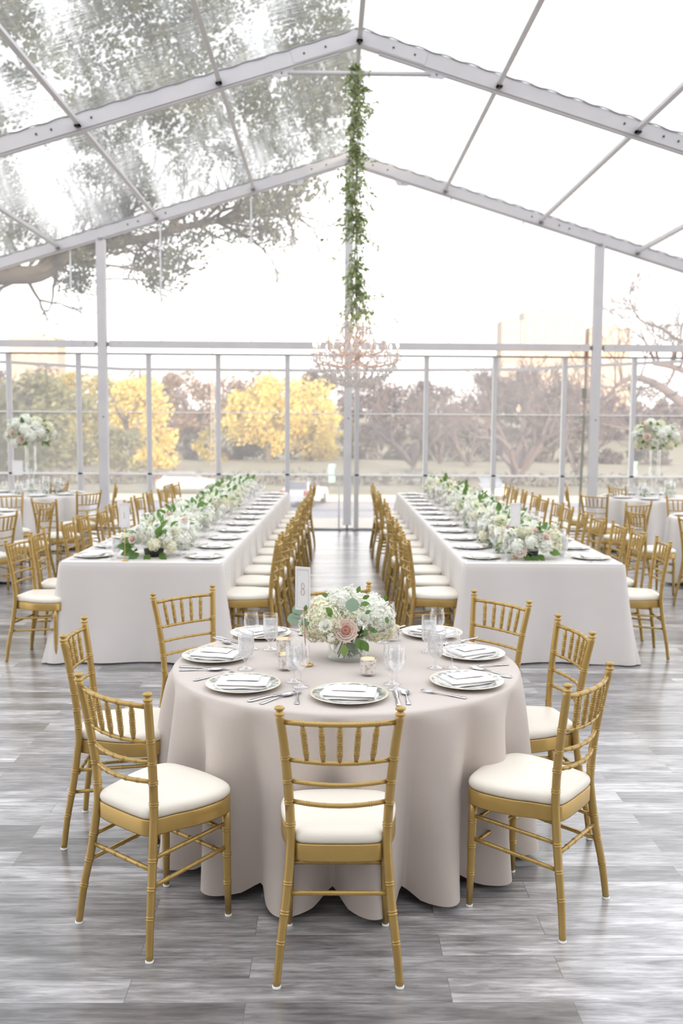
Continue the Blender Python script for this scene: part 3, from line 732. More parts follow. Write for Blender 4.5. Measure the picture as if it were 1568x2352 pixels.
WI = [((577, 1490), 'left, beside the far left place'), ((556, 1520), 'left, nearest the left side place'), ((691, 1577), 'left of the nearest place'), ((910, 1583), 'right of the nearest place'),
      ((1003, 1478), 'beyond the tall goblet at right'), ((1037, 1534), 'before the right side place'), ((890, 1462), 'behind the centrepiece at right'), ((722, 1462), 'behind the centrepiece at left')]
for (x, y), l in WI:
    if 'nearest the left side' in l: continue
    p = atz(x, y, ZT); place('wine', p.x, p.y, ZT, 0, 'clear empty wine glass, ' + l, 'wine glasses on the front round table')
def votive(x, y, z, label):
    mb = MB(); mb.lathe([(.028, .0), (.030, .002), (.031, .010), (.0355, .068), (.0362, .0705), (.034, .0705), (.0295, .012), (.001, .0105)], 32, capb=True, seg=[1, 1, 0, 0, 2, 2, 2, 2])
    t = obj('votive_holder', mb, [MERC, GLASS2, MERCIN], loc=(x, y, z)); tag(t, label, 'candle holder', 'mercury glass votives')
    m2 = MB(); m2.lathe([(.027, .012), (.027, .03), (.001, .031)], 20); w_ = obj('tealight', m2, WAX, loc=(x, y, z)); tag(w_, 'white tealight inside the ' + label, 'candle', 'tealights in votives')
for (x, y), l in (((651, 1501), 'silvery votive holder, farther of the pair at left'), ((656, 1538), 'silvery votive holder, nearer of the pair at left'), ((845, 1550), 'speckled silvery votive holder in front of the vase at right'), ((901, 1470), 'silvery votive holder behind the right wine glasses')):
    p = atz(x, y, ZT); votive(p.x, p.y, ZT, l)
def sign(base, top, h_card, w_card, rz, label, digit, rod=ROSEG):
    t = empty('table_number', base, 0); tag(t, label, 'sign', 'table numbers')
    mb = MB(); mb.lathe([(.001, 0), (.024, 0), (.025, .002), (.025, .010), (.023, .0125), (.004, .0135), (.001, .0135)], 24); obj('base', mb, BRASS, t)
    d = V(top) - V(base); mb = MB(); rr = .0024
    mb.tube([(0, 0, .012), d * .5, d], rr, 8)
    mb.tube([d + V((.006 * sin(2 * pi * k / 12), 0, .012 - .012 * cos(2 * pi * k / 12))) for k in range(13)], .0016, 6); obj('rod', mb, rod, t)
    mb = MB(); c_ = empty('c') if False else None
    mb.box((-w_card / 2, -.0008, 0), (w_card / 2, .0008, h_card)); cd = obj('card', mb, CARD, t, loc=d + V((0, -.004, .004)), rot=(0, 0, rz))
    mb = MB(); yy = -.0016
    def line(pts, r=.0007): mb.tube([(x, yy, z) for x, z in pts], r, 4)
    wi, hi_ = w_card / 2 - .009, h_card
    mg = MB(); 
    for pts in ([(-wi, .012), (wi, .012)], [(-wi, hi_ - .012), (wi, hi_ - .012)], [(-wi, hi_ - .016), (wi, hi_ - .016)], [(-wi, .012), (-wi, hi_ - .012)], [(wi, .012), (wi, hi_ - .012)]):
        mg.tube([(x, -.0013, z) for x, z in pts], .0004, 4)
    obj('border', mg, INKG, cd)
    if digit == '8':
        for cz, rx, rz_ in ((h_card * .56, .0072, .0125), (h_card * .56 - .027, .0082, .0145)):
            line([(rx * sin(2 * pi * k / 24), cz + rz_ * cos(2 * pi * k / 24)) for k in range(25)], .0009)
    elif digit == '1':
        line([(0, h_card * .36), (0, h_card * .62)], .0012)
    if mb.v: obj('numeral', mb, INK, cd)
    return t
bp_ = atz(705, 1529, ZT); sign((bp_.x, bp_.y, ZT), (-.106, bp_.y + .03, 1.004), .192, .074, -.45, 'tall white table number card reading 8 on a slim rod, front round table', '8')
for px, py, ptop, sd, dg, rz in ((287, 1288, 1212, 'left', '1', -.5), (1181, 1283, 1210, 'right', '', .55)):
    b_ = atz(px, py, ZT); tp = aty(px, ptop, b_.y)
    sign((b_.x, b_.y, ZT), (b_.x, b_.y, tp.z), .185, .105, rz, 'white table number card on gold rod, near end of %s long table' % sd, dg, BRASS)

# ------------------------------------------------------------------ flowers
def floret(mb, c, nrm, sz, mi, rs):
    q = nrm.to_track_quat('Z', 'Y'); a0 = rs.uniform(0, 6)
    for k in range(4):
        a = a0 + k * pi / 2; dx, dy = cos(a), sin(a); px_, py_ = -dy, dx
        P = [V((0, 0, 0)), V((dx * .5 + px_ * .42, dy * .5 + py_ * .42, .12)) * sz, V((dx * 1.05, dy * 1.05, .30)) * sz, V((dx * .5 - px_ * .42, dy * .5 - py_ * .42, .12)) * sz]
        mb.add([c + q @ p for p in P], [(0, 3, 2, 1)], mi, False)
def hydrangea(name, n_, mat, seed, fs_=.17):
    rs = random.Random(seed); mb = MB(); 
    mb.lathe([(.001, -.75), (.5, -.6), (.78, -.1), (.72, .4), (.4, .72), (.001, .8)], 14)
    for k in range(n_):
        z = 1 - 1.75 * (k + .5) / n_; a = k * 2.39996 + rs.uniform(-.2, .2); r = sqrt(max(0, 1 - z * z)); d = V((r * cos(a), r * sin(a), z))
        lump = 1 + .24 * noise.noise(d * 1.9 + V((seed, 0, 0))) + rs.uniform(-.08, .08)
        floret(mb, d * (.90 * lump), (d + V((rs.uniform(-.35, .35), rs.uniform(-.35, .35), rs.uniform(-.35, .35)))).normalized(), fs_ * rs.uniform(.85, 1.15), 0, rs)
    return mb.mesh(name, mat)
def rose_mesh(name, mats, seed, open_=1.):
    rs = random.Random(seed); mb = MB()
    rings = [(3, .12, .58, 2), (4, .24, .57, 1), (4, .36, .55, 1), (5, .50, .51, 0), (6, .68, .44, 0), (7, .90, .30, 0)]
    for ri, (cnt, rad, ht, mi) in enumerate(rings):
        for k in range(cnt):
            a0 = 2 * pi * k / cnt + ri * .7 + rs.uniform(-.1, .1); span = 2 * pi / cnt * .85; nu, nv = 6, 5; vs = []
            for i in range(nu + 1):
                for j in range(nv + 1):
                    uu = i / nu * 2 - 1; vv = j / nv; a = a0 + uu * span
                    prof = rad * (.25 + .75 * vv ** .6) * (1 + .05 * uu * uu * ri) + (.10 * open_ * (ri / 4) ** 2) * vv ** 4
                    z = -.45 + (ht + .45) * vv * (1 - .18 * uu * uu * vv) - .14 * ri / 4 * vv ** 5
                    rr = prof + .012 * k; vs.append((rr * cos(a), rr * sin(a), z))
            mb.add(vs, [(i * (nv + 1) + j, (i + 1) * (nv + 1) + j, (i + 1) * (nv + 1) + j + 1, i * (nv + 1) + j + 1) for i in range(nu) for j in range(nv)], mi)
    mb.lathe([(.08, .2), (.12, .48), (.07, .56), (.001, .57)], 8, mi=2); mb.lathe([(.44, -.2), (.40, .20), (.24, .40), (.10, .46)], 12, mi=1)
    mb.lathe([(.1, -.62), (.45, -.42), (.6, -.1)], 12, mi=0)
    return mb.mesh(name, mats)
HYD_W = [hydrangea('hydrangea_bloom', 190, PET_W, k) for k in (1, 2)]
HYD_C = hydrangea('hydrangea_bloom', 190, PET_C, 5)
HYD_F = [hydrangea('hydrangea_bloom', 420, m_, k, .12) for k, m_ in ((8, PET_C), (9, PET_W), (10, PET_C))]
ROSE_B = rose_mesh('rose_bloom', [PET_B, PET_R2, PET_R], 1); ROSE_W = rose_mesh('rose_bloom', [PET_W, PET_W, PET_C], 2, .7); ROSE_P = rose_mesh('rose_bloom', [PET_B, PET_B, PET_R2], 3, .6)
def spray_mesh(seed):
    rs = random.Random(seed); mb = MB()
    for k in range(46):
        a = rs.uniform(0, 6.28); z = rs.uniform(-.2, 1.3); r = .42 * (1.3 - abs(z - .4)) * rs.uniform(.5, 1); c_ = V((r * cos(a), r * sin(a), z))
        floret(mb, c_, (c_ - V((0, 0, -.4))).normalized(), .20, 0, rs)
    mb.tube([(0, 0, -1), (0, 0, 1)], .04, 5, mi=1); return mb.mesh('stock_spray', [PET_W, STEM])
SPRAY = spray_mesh(3)
def leaf(mb, base, d, up, ln, wd, curl=.15, mi=0, rnd_=False):
    d = d.normalized(); s_ = d.cross(up)
    if s_.length < 1e-3: s_ = d.cross(V((1, 0, 0)))
    s_.normalize(); n_ = s_.cross(d); K = ((0, .05), (.2, .62), (.45, 1), (.7, .78), (.9, .34), (1, 0)) if not rnd_ else ((0, .15), (.15, .7), (.4, 1), (.65, 1), (.88, .6), (1, .05))
    vs = []
    for t, w_ in K:
        c_ = base + d * (ln * t) + n_ * (curl * ln * (t - t * t * 1.6)); vs += [c_ - s_ * wd * w_ + n_ * wd * .25 * w_, c_, c_ + s_ * wd * w_ + n_ * wd * .25 * w_]
    fs = []
    for i in range(5): fs += [(3 * i, 3 * i + 1, 3 * i + 4, 3 * i + 3), (3 * i + 1, 3 * i + 2, 3 * i + 5, 3 * i + 4)]
    mb.add(vs, fs, mi)
def dome_leaves(seed, rx, ry, rz_, cz, n_, ln, wd, mi=0, zlo=-.3, rnd_=False, frac=1.):
    rs = random.Random(seed); mb = MB()
    for k in range(n_):
        a = rs.uniform(0, 2 * pi); z = rs.uniform(zlo, .98); r = sqrt(1 - z * z) if abs(z) < 1 else 0; d = V((r * cos(a), r * sin(a), z))
        b = V((d.x * rx * .8, d.y * ry * .8, cz + d.z * rz_ * .8)); dd = (d + V((rs.uniform(-.6, .6), rs.uniform(-.6, .6), rs.uniform(-.4, .6))))
        leaf(mb, b, dd, V((rs.uniform(-1, 1), rs.uniform(-1, 1), 1)), ln * rs.uniform(.7, 1.25), wd * rs.uniform(.8, 1.2), mi=mi, rnd_=rnd_)
    return mb
def bloom(parent, me, name, p, d, s_, label=None):
    o = obj(name, me, None, parent, loc=p); o.rotation_mode = 'QUATERNION'; o.rotation_quaternion = V(d).normalized().to_track_quat('Z', 'Y'); o.scale = (s_,) * 3
    if label: o['label'] = label
    return o

# front centrepiece
VC = V((.095, 4.275, ZT)); t = empty('flower_centrepiece', VC); tag(t, 'round glass vase of white hydrangeas and one open blush rose, front round table', 'flowers')
mb = MB(); mb.lathe([(.001, .004), (.078, .004), (.083, .010), (.085, .02), (.086, .105), (.087, .106), (.089, .105), (.089, .012), (.086, .001), (.001, .0)], 48); vz = obj('vase', mb, GLASS2, t)
mb = MB(); mb.lathe([(.001, .012), (.081, .013), (.083, .03), (.083, .078), (.001, .079)], 40); obj('water', mb, VWATER, vz)
mb = MB(); rs = random.Random(5)
for k in range(17):
    a = rs.uniform(0, 6.28); b = rs.uniform(0, 6.28); r1, r2 = rs.uniform(.02, .07), rs.uniform(.02, .07)
    mb.tube([(r1 * cos(a), r1 * sin(a), .016), ((r2 * cos(b) + r1 * cos(a)) / 2, (r2 * sin(b) + r1 * sin(a)) / 2, .07), (r2 * cos(b), r2 * sin(b), .15)], .0035, 6)
obj('stems', mb, STEM, t)
mb = MB()
for k in range(16):
    a = rs.uniform(0, 6.28); p_ = V((.06 * cos(a), .06 * sin(a), .09)); leaf(mb, p_, V((cos(a + 1.4) * .5, sin(a + 1.4) * .5, -1)), V((cos(a), sin(a), 0)), .07, .011)
for k in range(14):
    a = rs.uniform(0, 6.28); leaf(mb, V((.05 * cos(a), .05 * sin(a), .10)), V((cos(a), sin(a), .25)), V((0, 0, 1)), .075, .02)
obj('foliage', mb, LEAF, t)
def fp(px, py, Y): p = aty(px, py, Y); return p - VC
for px, py, Y, me, s_, d in ((748, 1425, 4.22, HYD_F[0], .088, (-.5, -.7, .4)), (722, 1440, 4.30, HYD_F[0], .066, (-.9, -.3, .2)), (778, 1385, 4.27, HYD_F[1], .072, (-.1, -.4, 1)), (868, 1418, 4.24, HYD_F[1], .080, (.6, -.6, .4)), (880, 1440, 4.30, HYD_F[2], .062, (.8, -.5, 0)),
                             (800, 1390, 4.38, HYD_F[1], .08, (0, .3, 1)), (850, 1395, 4.36, HYD_F[1], .07, (.5, .5, .7)), (740, 1400, 4.36, HYD_F[2], .07, (-.6, .5, .6)), (800, 1420, 4.27, HYD_F[2], .075, (0, -.3, .9)), (858, 1452, 4.22, HYD_F[2], .045, (.5, -.9, -.2)), (765, 1457, 4.20, HYD_F[2], .045, (-.2, -.9, -.2))):
    bloom(t, me, 'hydrangea', fp(px, py, Y), d, s_)
bloom(t, ROSE_B, 'rose', fp(794, 1448, 4.165), (-.05, -.98, .28), .046, 'open blush rose with a dark red heart')
for px, py, Y, s_, d in ((835, 1422, 4.17, .028, (.3, -.9, .5)), (862, 1430, 4.17, .022, (.4, -.9, .2)), (747, 1437, 4.13, .027, (-.2, -.8, .6)), (899, 1431, 4.2, .030, (.9, -.3, .2)), (692, 1428, 4.24, .028, (-.9, -.3, .2)), (716, 1394, 4.3, .022, (-.8, -.3, .6)), (775, 1360, 4.3, .02, (-.1, -.3, 1)), (800, 1352, 4.3, .02, (.1, -.2, 1))):
    bloom(t, ROSE_W if px != 716 else ROSE_P, 'rose', fp(px, py, Y), d, s_)
for px, py, Y, s_, d in ((762, 1462, 4.14, .032, (-.2, -.7, -.1)), (806, 1358, 4.27, .026, (.1, -.1, 1)), (826, 1432, 4.17, .024, (.2, -.9, .3)), (880, 1395, 4.2, .026, (.5, -.2, .8))):
    bloom(t, SPRAY, 'stock_spray', fp(px, py, Y), d, s_)
mb = MB()
leaf(mb, fp(808, 1405, 4.14), V((.05, -.1, 1)), V((0, -1, .2)), .062, .030, .1, rnd_=True)
leaf(mb, fp(690, 1417, 4.24), V((-1, 0, -.25)), V((0, -1, 0)), .062, .027, .1, rnd_=True); leaf(mb, fp(690, 1412, 4.24), V((-.6, 0, .8)), V((0, -1, 0)), .05, .022, .1, rnd_=True); leaf(mb, fp(700, 1420, 4.2), V((.1, 0, -1)), V((0, -1, 0)), .04, .018, .1, rnd_=True)
mb.tube([fp(668, 1417, 4.24), fp(705, 1424, 4.24), fp(740, 1430, 4.27)], .0016, 5); mb.tube([fp(802, 1425, 4.14), fp(808, 1405, 4.14)], .001, 5)
obj('foliage', mb, EUCA, t)
mb = MB()
for px, py, dx, dz, l_ in ((848, 1440, .5, -.6, .035), (842, 1446, -.3, -.9, .035), (852, 1448, .9, -.2, .03), (755, 1370, -.8, .3, .035), (820, 1362, .3, .8, .035), (832, 1375, .9, .4, .035), (828, 1388, .8, .1, .04), (748, 1395, .7, -.7, .045), (752, 1405, .6, -.8, .03), (700, 1404, .2, 1, .03), (838, 1410, .9, .6, .03), (884, 1380, .1, 1, .03), (888, 1416, 0, -1, .03), (820, 1465, .4, -1, .06), (830, 1470, .6, -1, .06), (790, 1478, 0, -1, .06)):
    leaf(mb, fp(px, py, 4.15 if py > 1380 else 4.25), V((dx, -.15, dz)), V((0, -1, .3)), l_, l_ * .30)
obj('foliage', mb, LEAF, t)

# arrangements along the long tables
FOL = [dome_leaves(k, .24, .24, .19, .12, 17, .080, .022, zlo=-.4).mesh('foliage', LEAF) for k in (1, 2, 3)]
FOLE = [dome_leaves(k + 9, .21, .21, .17, .10, 6, .06, .026, zlo=0, rnd_=True).mesh('eucalyptus', EUCA) for k in (1, 2)]
mb = MB(); mb.lathe([(.001, .0), (.06, 0), (.075, .02), (.08, .06), (.075, .06), (.001, .05)], 24); BOWL = mb.mesh('bowl', DARK)
def arrangement(loc, seed, label, group, sx=1., lush=1., big=False):
    rs = random.Random(seed); t = empty('flower_arrangement', loc, rs.uniform(0, 6.28) if not big else 0); tag(t, label, 'flowers', group)
    obj('bowl', BOWL, None, t)
    f_ = obj('foliage', FOL[seed % 3], None, t, rot=(0, 0, rs.uniform(0, 6))); obj('foliage', FOLE[seed % 2], None, t, rot=(0, 0, rs.uniform(0, 6)))
    nb = 17
    for k in range(nb):
        z = 1 - 1.05 * (k + .5) / nb; a = k * 2.4 + rs.uniform(-.4, .4); r = sqrt(1 - z * z); d = V((r * cos(a), r * sin(a), z)); q_ = rs.uniform(.8, 1.18); p_ = V((d.x * .20 * q_, d.y * .20 * q_, .09 + d.z * .13 * q_))
        bloom(t, (HYD_W + [HYD_C])[rs.randrange(3)], 'hydrangea', p_, d, rs.uniform(.048, .074))
    for k in range(9):
        a = rs.uniform(0, 6.28); z = rs.uniform(.1, .8); r = sqrt(1 - z * z); d = V((r * cos(a), r * sin(a), z)); me = (ROSE_W, ROSE_P, ROSE_W)[rs.randrange(3)]
        bloom(t, me, 'rose', V((d.x * .25, d.y * .25, .09 + d.z * .185)), d, rs.uniform(.028, .036))
    for k in range(7):
        a = rs.uniform(0, 6.28); d = V((cos(a), sin(a), rs.uniform(.4, 1.6))); bloom(t, SPRAY, 'stock_spray', V((d.x * .20, d.y * .20, .12 + .08 * d.z)), d, rs.uniform(.04, .06))
    return t
def TW(T, t_, s_):
    v = T['v']; u = V((v.y, -v.x)); p = T['O'] + u * t_ + v * s_; return p
rs = random.Random(21)
for T, off in ((LT, 0), (RT, 2)):
    sd = T['side']
    N_A = 12
    for k in range(N_A):
        s_ = .42 + k * .575
        t_ = (.0 if sd == 'left' else -.02) + rs.uniform(-.05, .05)
        if k == 0: s_, t_ = (.36, .03) if sd == 'left' else (.36, -.05)
        p = TW(T, t_, s_)
        lab = ('low white hydrangea arrangement with green leaves, nearest on the %s long table' % sd) if k == 0 else ('white and green flower arrangement, %s from the near end of the %s long table' % (ORD[k], sd))
        a_ = arrangement((p.x, p.y, ZT), k * 3 + off + 1, lab, 'flower arrangements on the %s long table' % sd)
        if k == 0:
            for i, (dx, dz, ln) in enumerate(((-.9, .1, .11), (-.8, -.3, .10), (-.5, .5, .10), (.3, -.5, .10), (-.2, -.45, .10), (.8, -.3, .10))):
                pass
            mb = MB()
            for dx, dz, ln in (((-.95, .15, .12), (-.85, -.15, .11), (-.8, .45, .11), (-.6, -.3, .10), (-.1, -.35, .10), (.45, -.3, .10), (.5, .8, .11), (.35, .95, .11)) if sd == 'left' else ((-.95, .05, .11), (-.85, .35, .10), (-.2, -.35, .10), (.05, -.35, .11), (.3, -.3, .09), (.2, 1, .10), (.9, -.1, .09))):
                leaf(mb, V((dx * .15, -.13, .07 + dz * .10)), V((dx, -.5, dz)), V((0, -1, .4)), ln, ln * .30)
            o_ = obj('foliage', mb, LEAF, a_)
            o_.rotation_euler = (0, 0, -a_.rotation_euler.z)
            if sd == 'right':
                q = Matrix.Rotation(-a_.rotation_euler.z, 3, 'Z')
                bloom(a_, ROSE_B, 'rose', q @ V((-.10, -.19, .075)), q @ V((-.15, -1, .25)), .042, 'open blush garden rose')
                bloom(a_, ROSE_P, 'rose', q @ V((.16, -.08, .19)), q @ V((.3, -.5, .6)), .036, 'blush rose bud')
                bloom(a_, ROSE_W, 'rose', q @ V((.06, -.14, .19)), q @ V((.1, -.8, .6)), .030)
# cylinder vases with floating candles
mb = MB(); mb.lathe([(.001, .003), (.046, .003), (.049, .01), (.0495, .24), (.0510, .241), (.0515, .24), (.0515, .004), (.049, 0), (.001, 0)], 32); CYL = mb.mesh('cylinder_vase', GLASS2)
mb = MB(); mb.lathe([(.001, .012), (.047, .013), (.047, .165), (.001, .166)], 24); CYLW = mb.mesh('water', VWATER)
mb = MB(); mb.lathe([(.001, .150), (.03, .153), (.043, .168), (.045, .18), (.038, .192), (.02, .198), (.001, .197)], 24); CAN = mb.mesh('floating_candle', WAX)
mb = dome_leaves(4, .038, .038, .05, .07, 16, .05, .012, zlo=-.8); CYLL = mb.mesh('submerged_greens', LEAF)
def cylvase(x, y, z, sc_, label, group):
    t = empty('candle_vase', (x, y, z)); t.scale = (1, 1, sc_); tag(t, label, 'vase', group)
    g_ = obj('vase', CYL, None, t); obj('water', CYLW, None, t); obj('greens', CYLL, None, t)
    c_ = obj('floating_candle', CAN, None); c_.location = (x, y, z + (sc_ - 1) * .175); tag(c_, 'floating white candle, ' + label.replace('glass cylinder vase from the near end of', 'cylinder from near end,').replace('glass cylinder on', 'cylinder on'), 'candle', 'floating candles')
cvL = [(.20, .75), (-.20, 1.1), (-.24, 1.9), (-.2, 2.7), (-.22, 3.5), (-.2, 4.3), (-.2, 5.1), (-.2, 6.0), (.12, 6.6)]
cvR = [(-.235, .62), (-.235, .95), (-.27, 1.3), (.24, .55), (.24, 1.5), (.24, 2.6), (-.22, 2.5), (.22, 3.8), (-.2, 5.4)]
for T, cv in ((LT, cvL), (RT, cvR)):
    for k, (t_, s_) in enumerate(sorted(cv, key=lambda q: q[1])):
        p = TW(T, t_, s_); cylvase(p.x, p.y, ZT, rs.choice((.85, 1, 1.12)), '%s glass cylinder vase from the near end of the %s long table' % (ORD[k], T['side']), 'cylinder vases on the %s long table' % T['side'])

# ------------------------------------------------------------------ places and chairs of the long tables
OUTER = {'left': [((3.4, 1240), (77, 1228)), ((67, 1221), (104, 1211)), None, None, None], 'right': [((1507.5, 1230), (1541, 1243)), None]}
for T in (LT, RT):
    sd = T['side']; v = T['v']; u = V((v.y, -v.x)); base = math.atan2(v.y, v.x) - pi / 2
    for side_sgn in (-1, 1):
        inner = (side_sgn == 1) == (sd == 'left'); nm = 'aisle side' if inner else 'outer side'
        for k in range(12):
            s_ = .31 + .605 * k; t_ = side_sgn * .435
            face = -u * side_sgn; a = atan2(face.y, face.x) - pi / 2; rgt = V((cos(a), sin(a)))
            wh = '%s place from near end, %s, %s long table' % (ORD[k], nm, sd)
            g_ = ' on the %s long table' % sd
            p = TW(T, t_, s_); j = lambda m_=.008: V((rs.uniform(-m_, m_), rs.uniform(-m_, m_)))
            place('plate', p.x, p.y, ZT, a, 'white charger at ' + wh, 'chargers' + g_)
            napkin(p.x, p.y, ZT + .0055, a + rs.uniform(-.2, .2), 'folded white napkin at ' + wh, 'napkins' + g_, card=False)
            q = p + rgt * .175 + face * .17 + j(); place('wine', q.x, q.y, ZT, 0, 'wine glass at ' + wh, 'wine glasses' + g_)
            q = p + rgt * .085 + face * .20 + j(); place('goblet', q.x, q.y, ZT, rs.uniform(0, 6), 'water goblet at ' + wh, 'water goblets' + g_)
            if k < 8:
                q = p - rgt * .19 + j(.004); place('fork', q.x, q.y, ZT, a + rs.uniform(-.1, .1), 'fork at ' + wh, 'forks' + g_)
                q = p + rgt * .175 + j(.004) - face * .02; place('knife', q.x, q.y, ZT, a + rs.uniform(-.1, .1), 'knife at ' + wh, 'knives' + g_)
            # chair
            lab = 'gold chair, %s from near end, %s, %s long table' % (ORD[k], nm, sd); grp = 'gold chairs on the %s of the %s long table' % (nm, sd)
            o_ = OUTER[sd][k] if (not inner and k < len(OUTER[sd])) else None
            if o_: chair_px(o_[0], o_[1], TW(T, 0, s_ + .1), lab, grp, True, blend=.35)
            else:
                c_ = TW(T, side_sgn * (.61 + .19 + .212 + rs.uniform(-.02, .03)), s_ + rs.uniform(-.02, .02))
                f2 = Matrix.Rotation(rs.uniform(-.07, .07), 2) @ face
                put_chair((c_.x, c_.y), f2, lab, grp, True)

# ------------------------------------------------------------------ round tables at the back
FOLB = dome_leaves(31, .30, .30, .24, .0, 64, .10, .028, zlo=-.75).mesh('foliage', LEAF)
def tall_piece(x, y, sd, seed):
    rs = random.Random(seed); t = empty('tall_centrepiece', (x, y, ZT)); tag(t, 'tall footed glass vase topped with white and blush flowers, far %s table' % sd, 'flowers', 'tall centrepieces')
    mb = MB(); mb.lathe([(.09, 0), (.088, .01), (.055, .10), (.035, .18), (.030, .20), (.040, .215), (.040, .235), (.034, .25), (.06, .29), (.082, .35), (.084, .45), (.082, .66), (.088, .74), (.09, .745), (.078, .66), (.079, .45), (.075, .36), (.05, .30), (.001, .28)], 32); obj('vase', mb, GLASS2, t)
    h = empty('bouquet', (0, 0, .87), parent=t); h['label'] = 'ball of white and blush flowers'
    obj('foliage', FOLB, None, h)
    for k in range(34):
        z = 1 - 1.62 * (k + .5) / 34; a = k * 2.4 + rs.uniform(-.2, .2); r = sqrt(1 - z * z); d = V((r * cos(a), r * sin(a), z)); p_ = V((d.x * .27, d.y * .27, d.z * .20))
        c_ = rs.random()
        if c_ < .6: bloom(h, (HYD_W + [HYD_C])[rs.randrange(3)], 'hydrangea', p_, d, rs.uniform(.078, .102))
        elif c_ < .8: bloom(h, ROSE_P, 'rose', p_ * 1.12, d, .052)
        else: bloom(h, ROSE_W, 'rose', p_ * 1.12, d, .045)
    for k in range(7):
        a = rs.uniform(0, 6.28); d = V((cos(a), sin(a), rs.uniform(-.2, .9))); bloom(h, SPRAY, 'stock_spray', V((d.x * .27, d.y * .27, d.z * .2)), d, .06)
BT = [((-4.26, 13.98), 'far left', 3), ((-4.30, 11.0), 'near left', 4), ((4.76, 14.0), 'far right', 5), ((4.72, 10.95), 'near right', 6)]
for (x, y), nm, sdn in BT:
    cl = round_cloth(x, y, lobes([k * 24 + sdn * 7 for k in range(15)], .835, .70, seed=sdn), n=180, mat=LINENW, seed=sdn); tag(cl, 'pale cloth on the %s round table' % nm, 'tablecloth', 'linen tablecloths')
    for k in range(8):
        th = k * pi / 4 + .39; dx, dy = cos(th), sin(th)
        if abs((x + dx) / (y + dy)) > .375: continue
        a = th + pi / 2; wh = '%s round table, %s place counterclockwise from the right' % (nm, ORD[k])
        place('plate', x + dx * .56, y + dy * .56, ZT, a, 'charger on the ' + wh, 'chargers on the ' + nm + ' round table'); napkin(x + dx * .56, y + dy * .56, ZT + .0055, a, 'folded white napkin on the ' + wh, 'napkins on the ' + nm + ' round table', False)
        rg = V((dy, -dx)) * -1
        place('goblet', x + dx * .36 + rg.x * .08, y + dy * .36 + rg.y * .08, ZT, 0, 'goblet on the ' + wh, 'goblets on the ' + nm + ' round table')
        place('wine', x + dx * .38 + rg.x * .16, y + dy * .38 + rg.y * .16, ZT, 0, 'wine glass on the ' + wh, 'wine glasses on the ' + nm + ' round table')
    for k, (dx, dy) in enumerate(((.20, -.05), (-.16, -.16), (.32, .12), (-.1, .2))):
        if 'near' in nm and k > 0: continue
        cylvase(x + dx, y + dy, ZT, (1.05, .7, .9, .8)[k], '%s glass cylinder on the %s round table' % (('tall', 'short', 'wide-set', 'rear')[k], nm), 'cylinders on the %s round table' % nm)
tall_piece(-4.28, 13.96, 'left', 1); tall_piece(4.76, 13.97, 'right', 2)
sign((-4.42, 13.8, ZT), (-4.42, 13.8, 1.04), .21, .15, .1, 'white table number card beside the tall vase on the far left table', '', BRASS)
sign((4.90, 13.85, ZT), (4.92, 13.85, .98), .22, .12, 1.2, 'white table number card seen edge-on, far right table', '', BRASS)
LB, LA, RB, RA = (-4.30, 11.0), (-4.26, 13.98), (4.72, 10.95), (4.76, 14.0)
CB = [((180, 1128), (228, 1124), LA, 'far left', 'seen from behind beside the left gable post'), ((256, 1110), (274, 1114), LA, 'far left', 'sideways near the gable post'),
      ((84, 1142), (117, 1148), LA, 'far left', 'with its back to the viewer'), ((98, 1160), (117, 1152), LB, 'near left', 'edge-on at right of the table'),
      ((163, 1105), (110, 1107), LA, 'far left', 'on the far side of the table'), ((38, 1130), (-8, 1133), LB, 'near left', 'on the far side at the picture edge'), ((33, 1171), (-25, 1180), LB, 'near left', 'nearest, cut by the picture edge'),
      ((1340, 1131), (1389, 1134), RA, 'far right', 'seen square, left of the table'), ((1449, 1154), (1485, 1149), RA, 'far right', 'with its back to the viewer'), ((1394, 1113), (1440, 1116), RA, 'far right', 'on the far side behind the glasses'),
      ((1294, 1121), (1310, 1118), RA, 'far right', 'sideways, left of the gable post'), ((1446, 1164), (1472, 1171), RB, 'near right', 'sideways with its white seat showing'), ((1545, 1139), (1592, 1141), RB, 'near right', 'on the far side at the picture edge'), ((1563, 1180), (1625, 1190), RB, 'near right', 'nearest, cut by the picture edge')]
for a, b, T_, nm, l in CB:
    chair_px(a, b, T_, 'gold chair at the %s round table, %s' % (nm, l), 'gold chairs at the back round tables', True, blend=.35)

# ------------------------------------------------------------------ chandelier and its garland
CX = V((XG - .01, Y1, 0))
ch = empty('chandelier', (CX.x, CX.y, 2.2)); tag(ch, 'crystal candle-arm chandelier hanging under the leafy garland', 'chandelier')
mb = MB(); mb.lathe([(.001, .0), (.02, .01), (.028, .03), (.012, .05), (.010, .12), (.05, .16), (.055, .20), (.02, .25), (.016, .38), (.045, .42), (.05, .47), (.018, .52), (.014, .66), (.035, .70), (.035, .74), (.012, .78), (.012, .92), (.05, .95), (.001, .97)], 20); obj('column', mb, [CRYST], ch)
mb = MB(); mb.tube([(0, 0, .02), (0, 0, 1.05)], .006, 8); obj('stem', mb, ROSEM, ch)
def octa(mb, c_, r, h, mi=0):
    vs = [(c_[0], c_[1], c_[2] + h * .6)] + [(c_[0] + r * cos(a), c_[1] + r * sin(a), c_[2]) for a in (0, pi / 3, 2 * pi / 3, pi, 4 * pi / 3, 5 * pi / 3)] + [(c_[0], c_[1], c_[2] - h)]
    mb.add(vs, [(0, 1 + i, 1 + (i + 1) % 6) for i in range(6)] + [(7, 1 + (i + 1) % 6, 1 + i) for i in range(6)], mi, False)
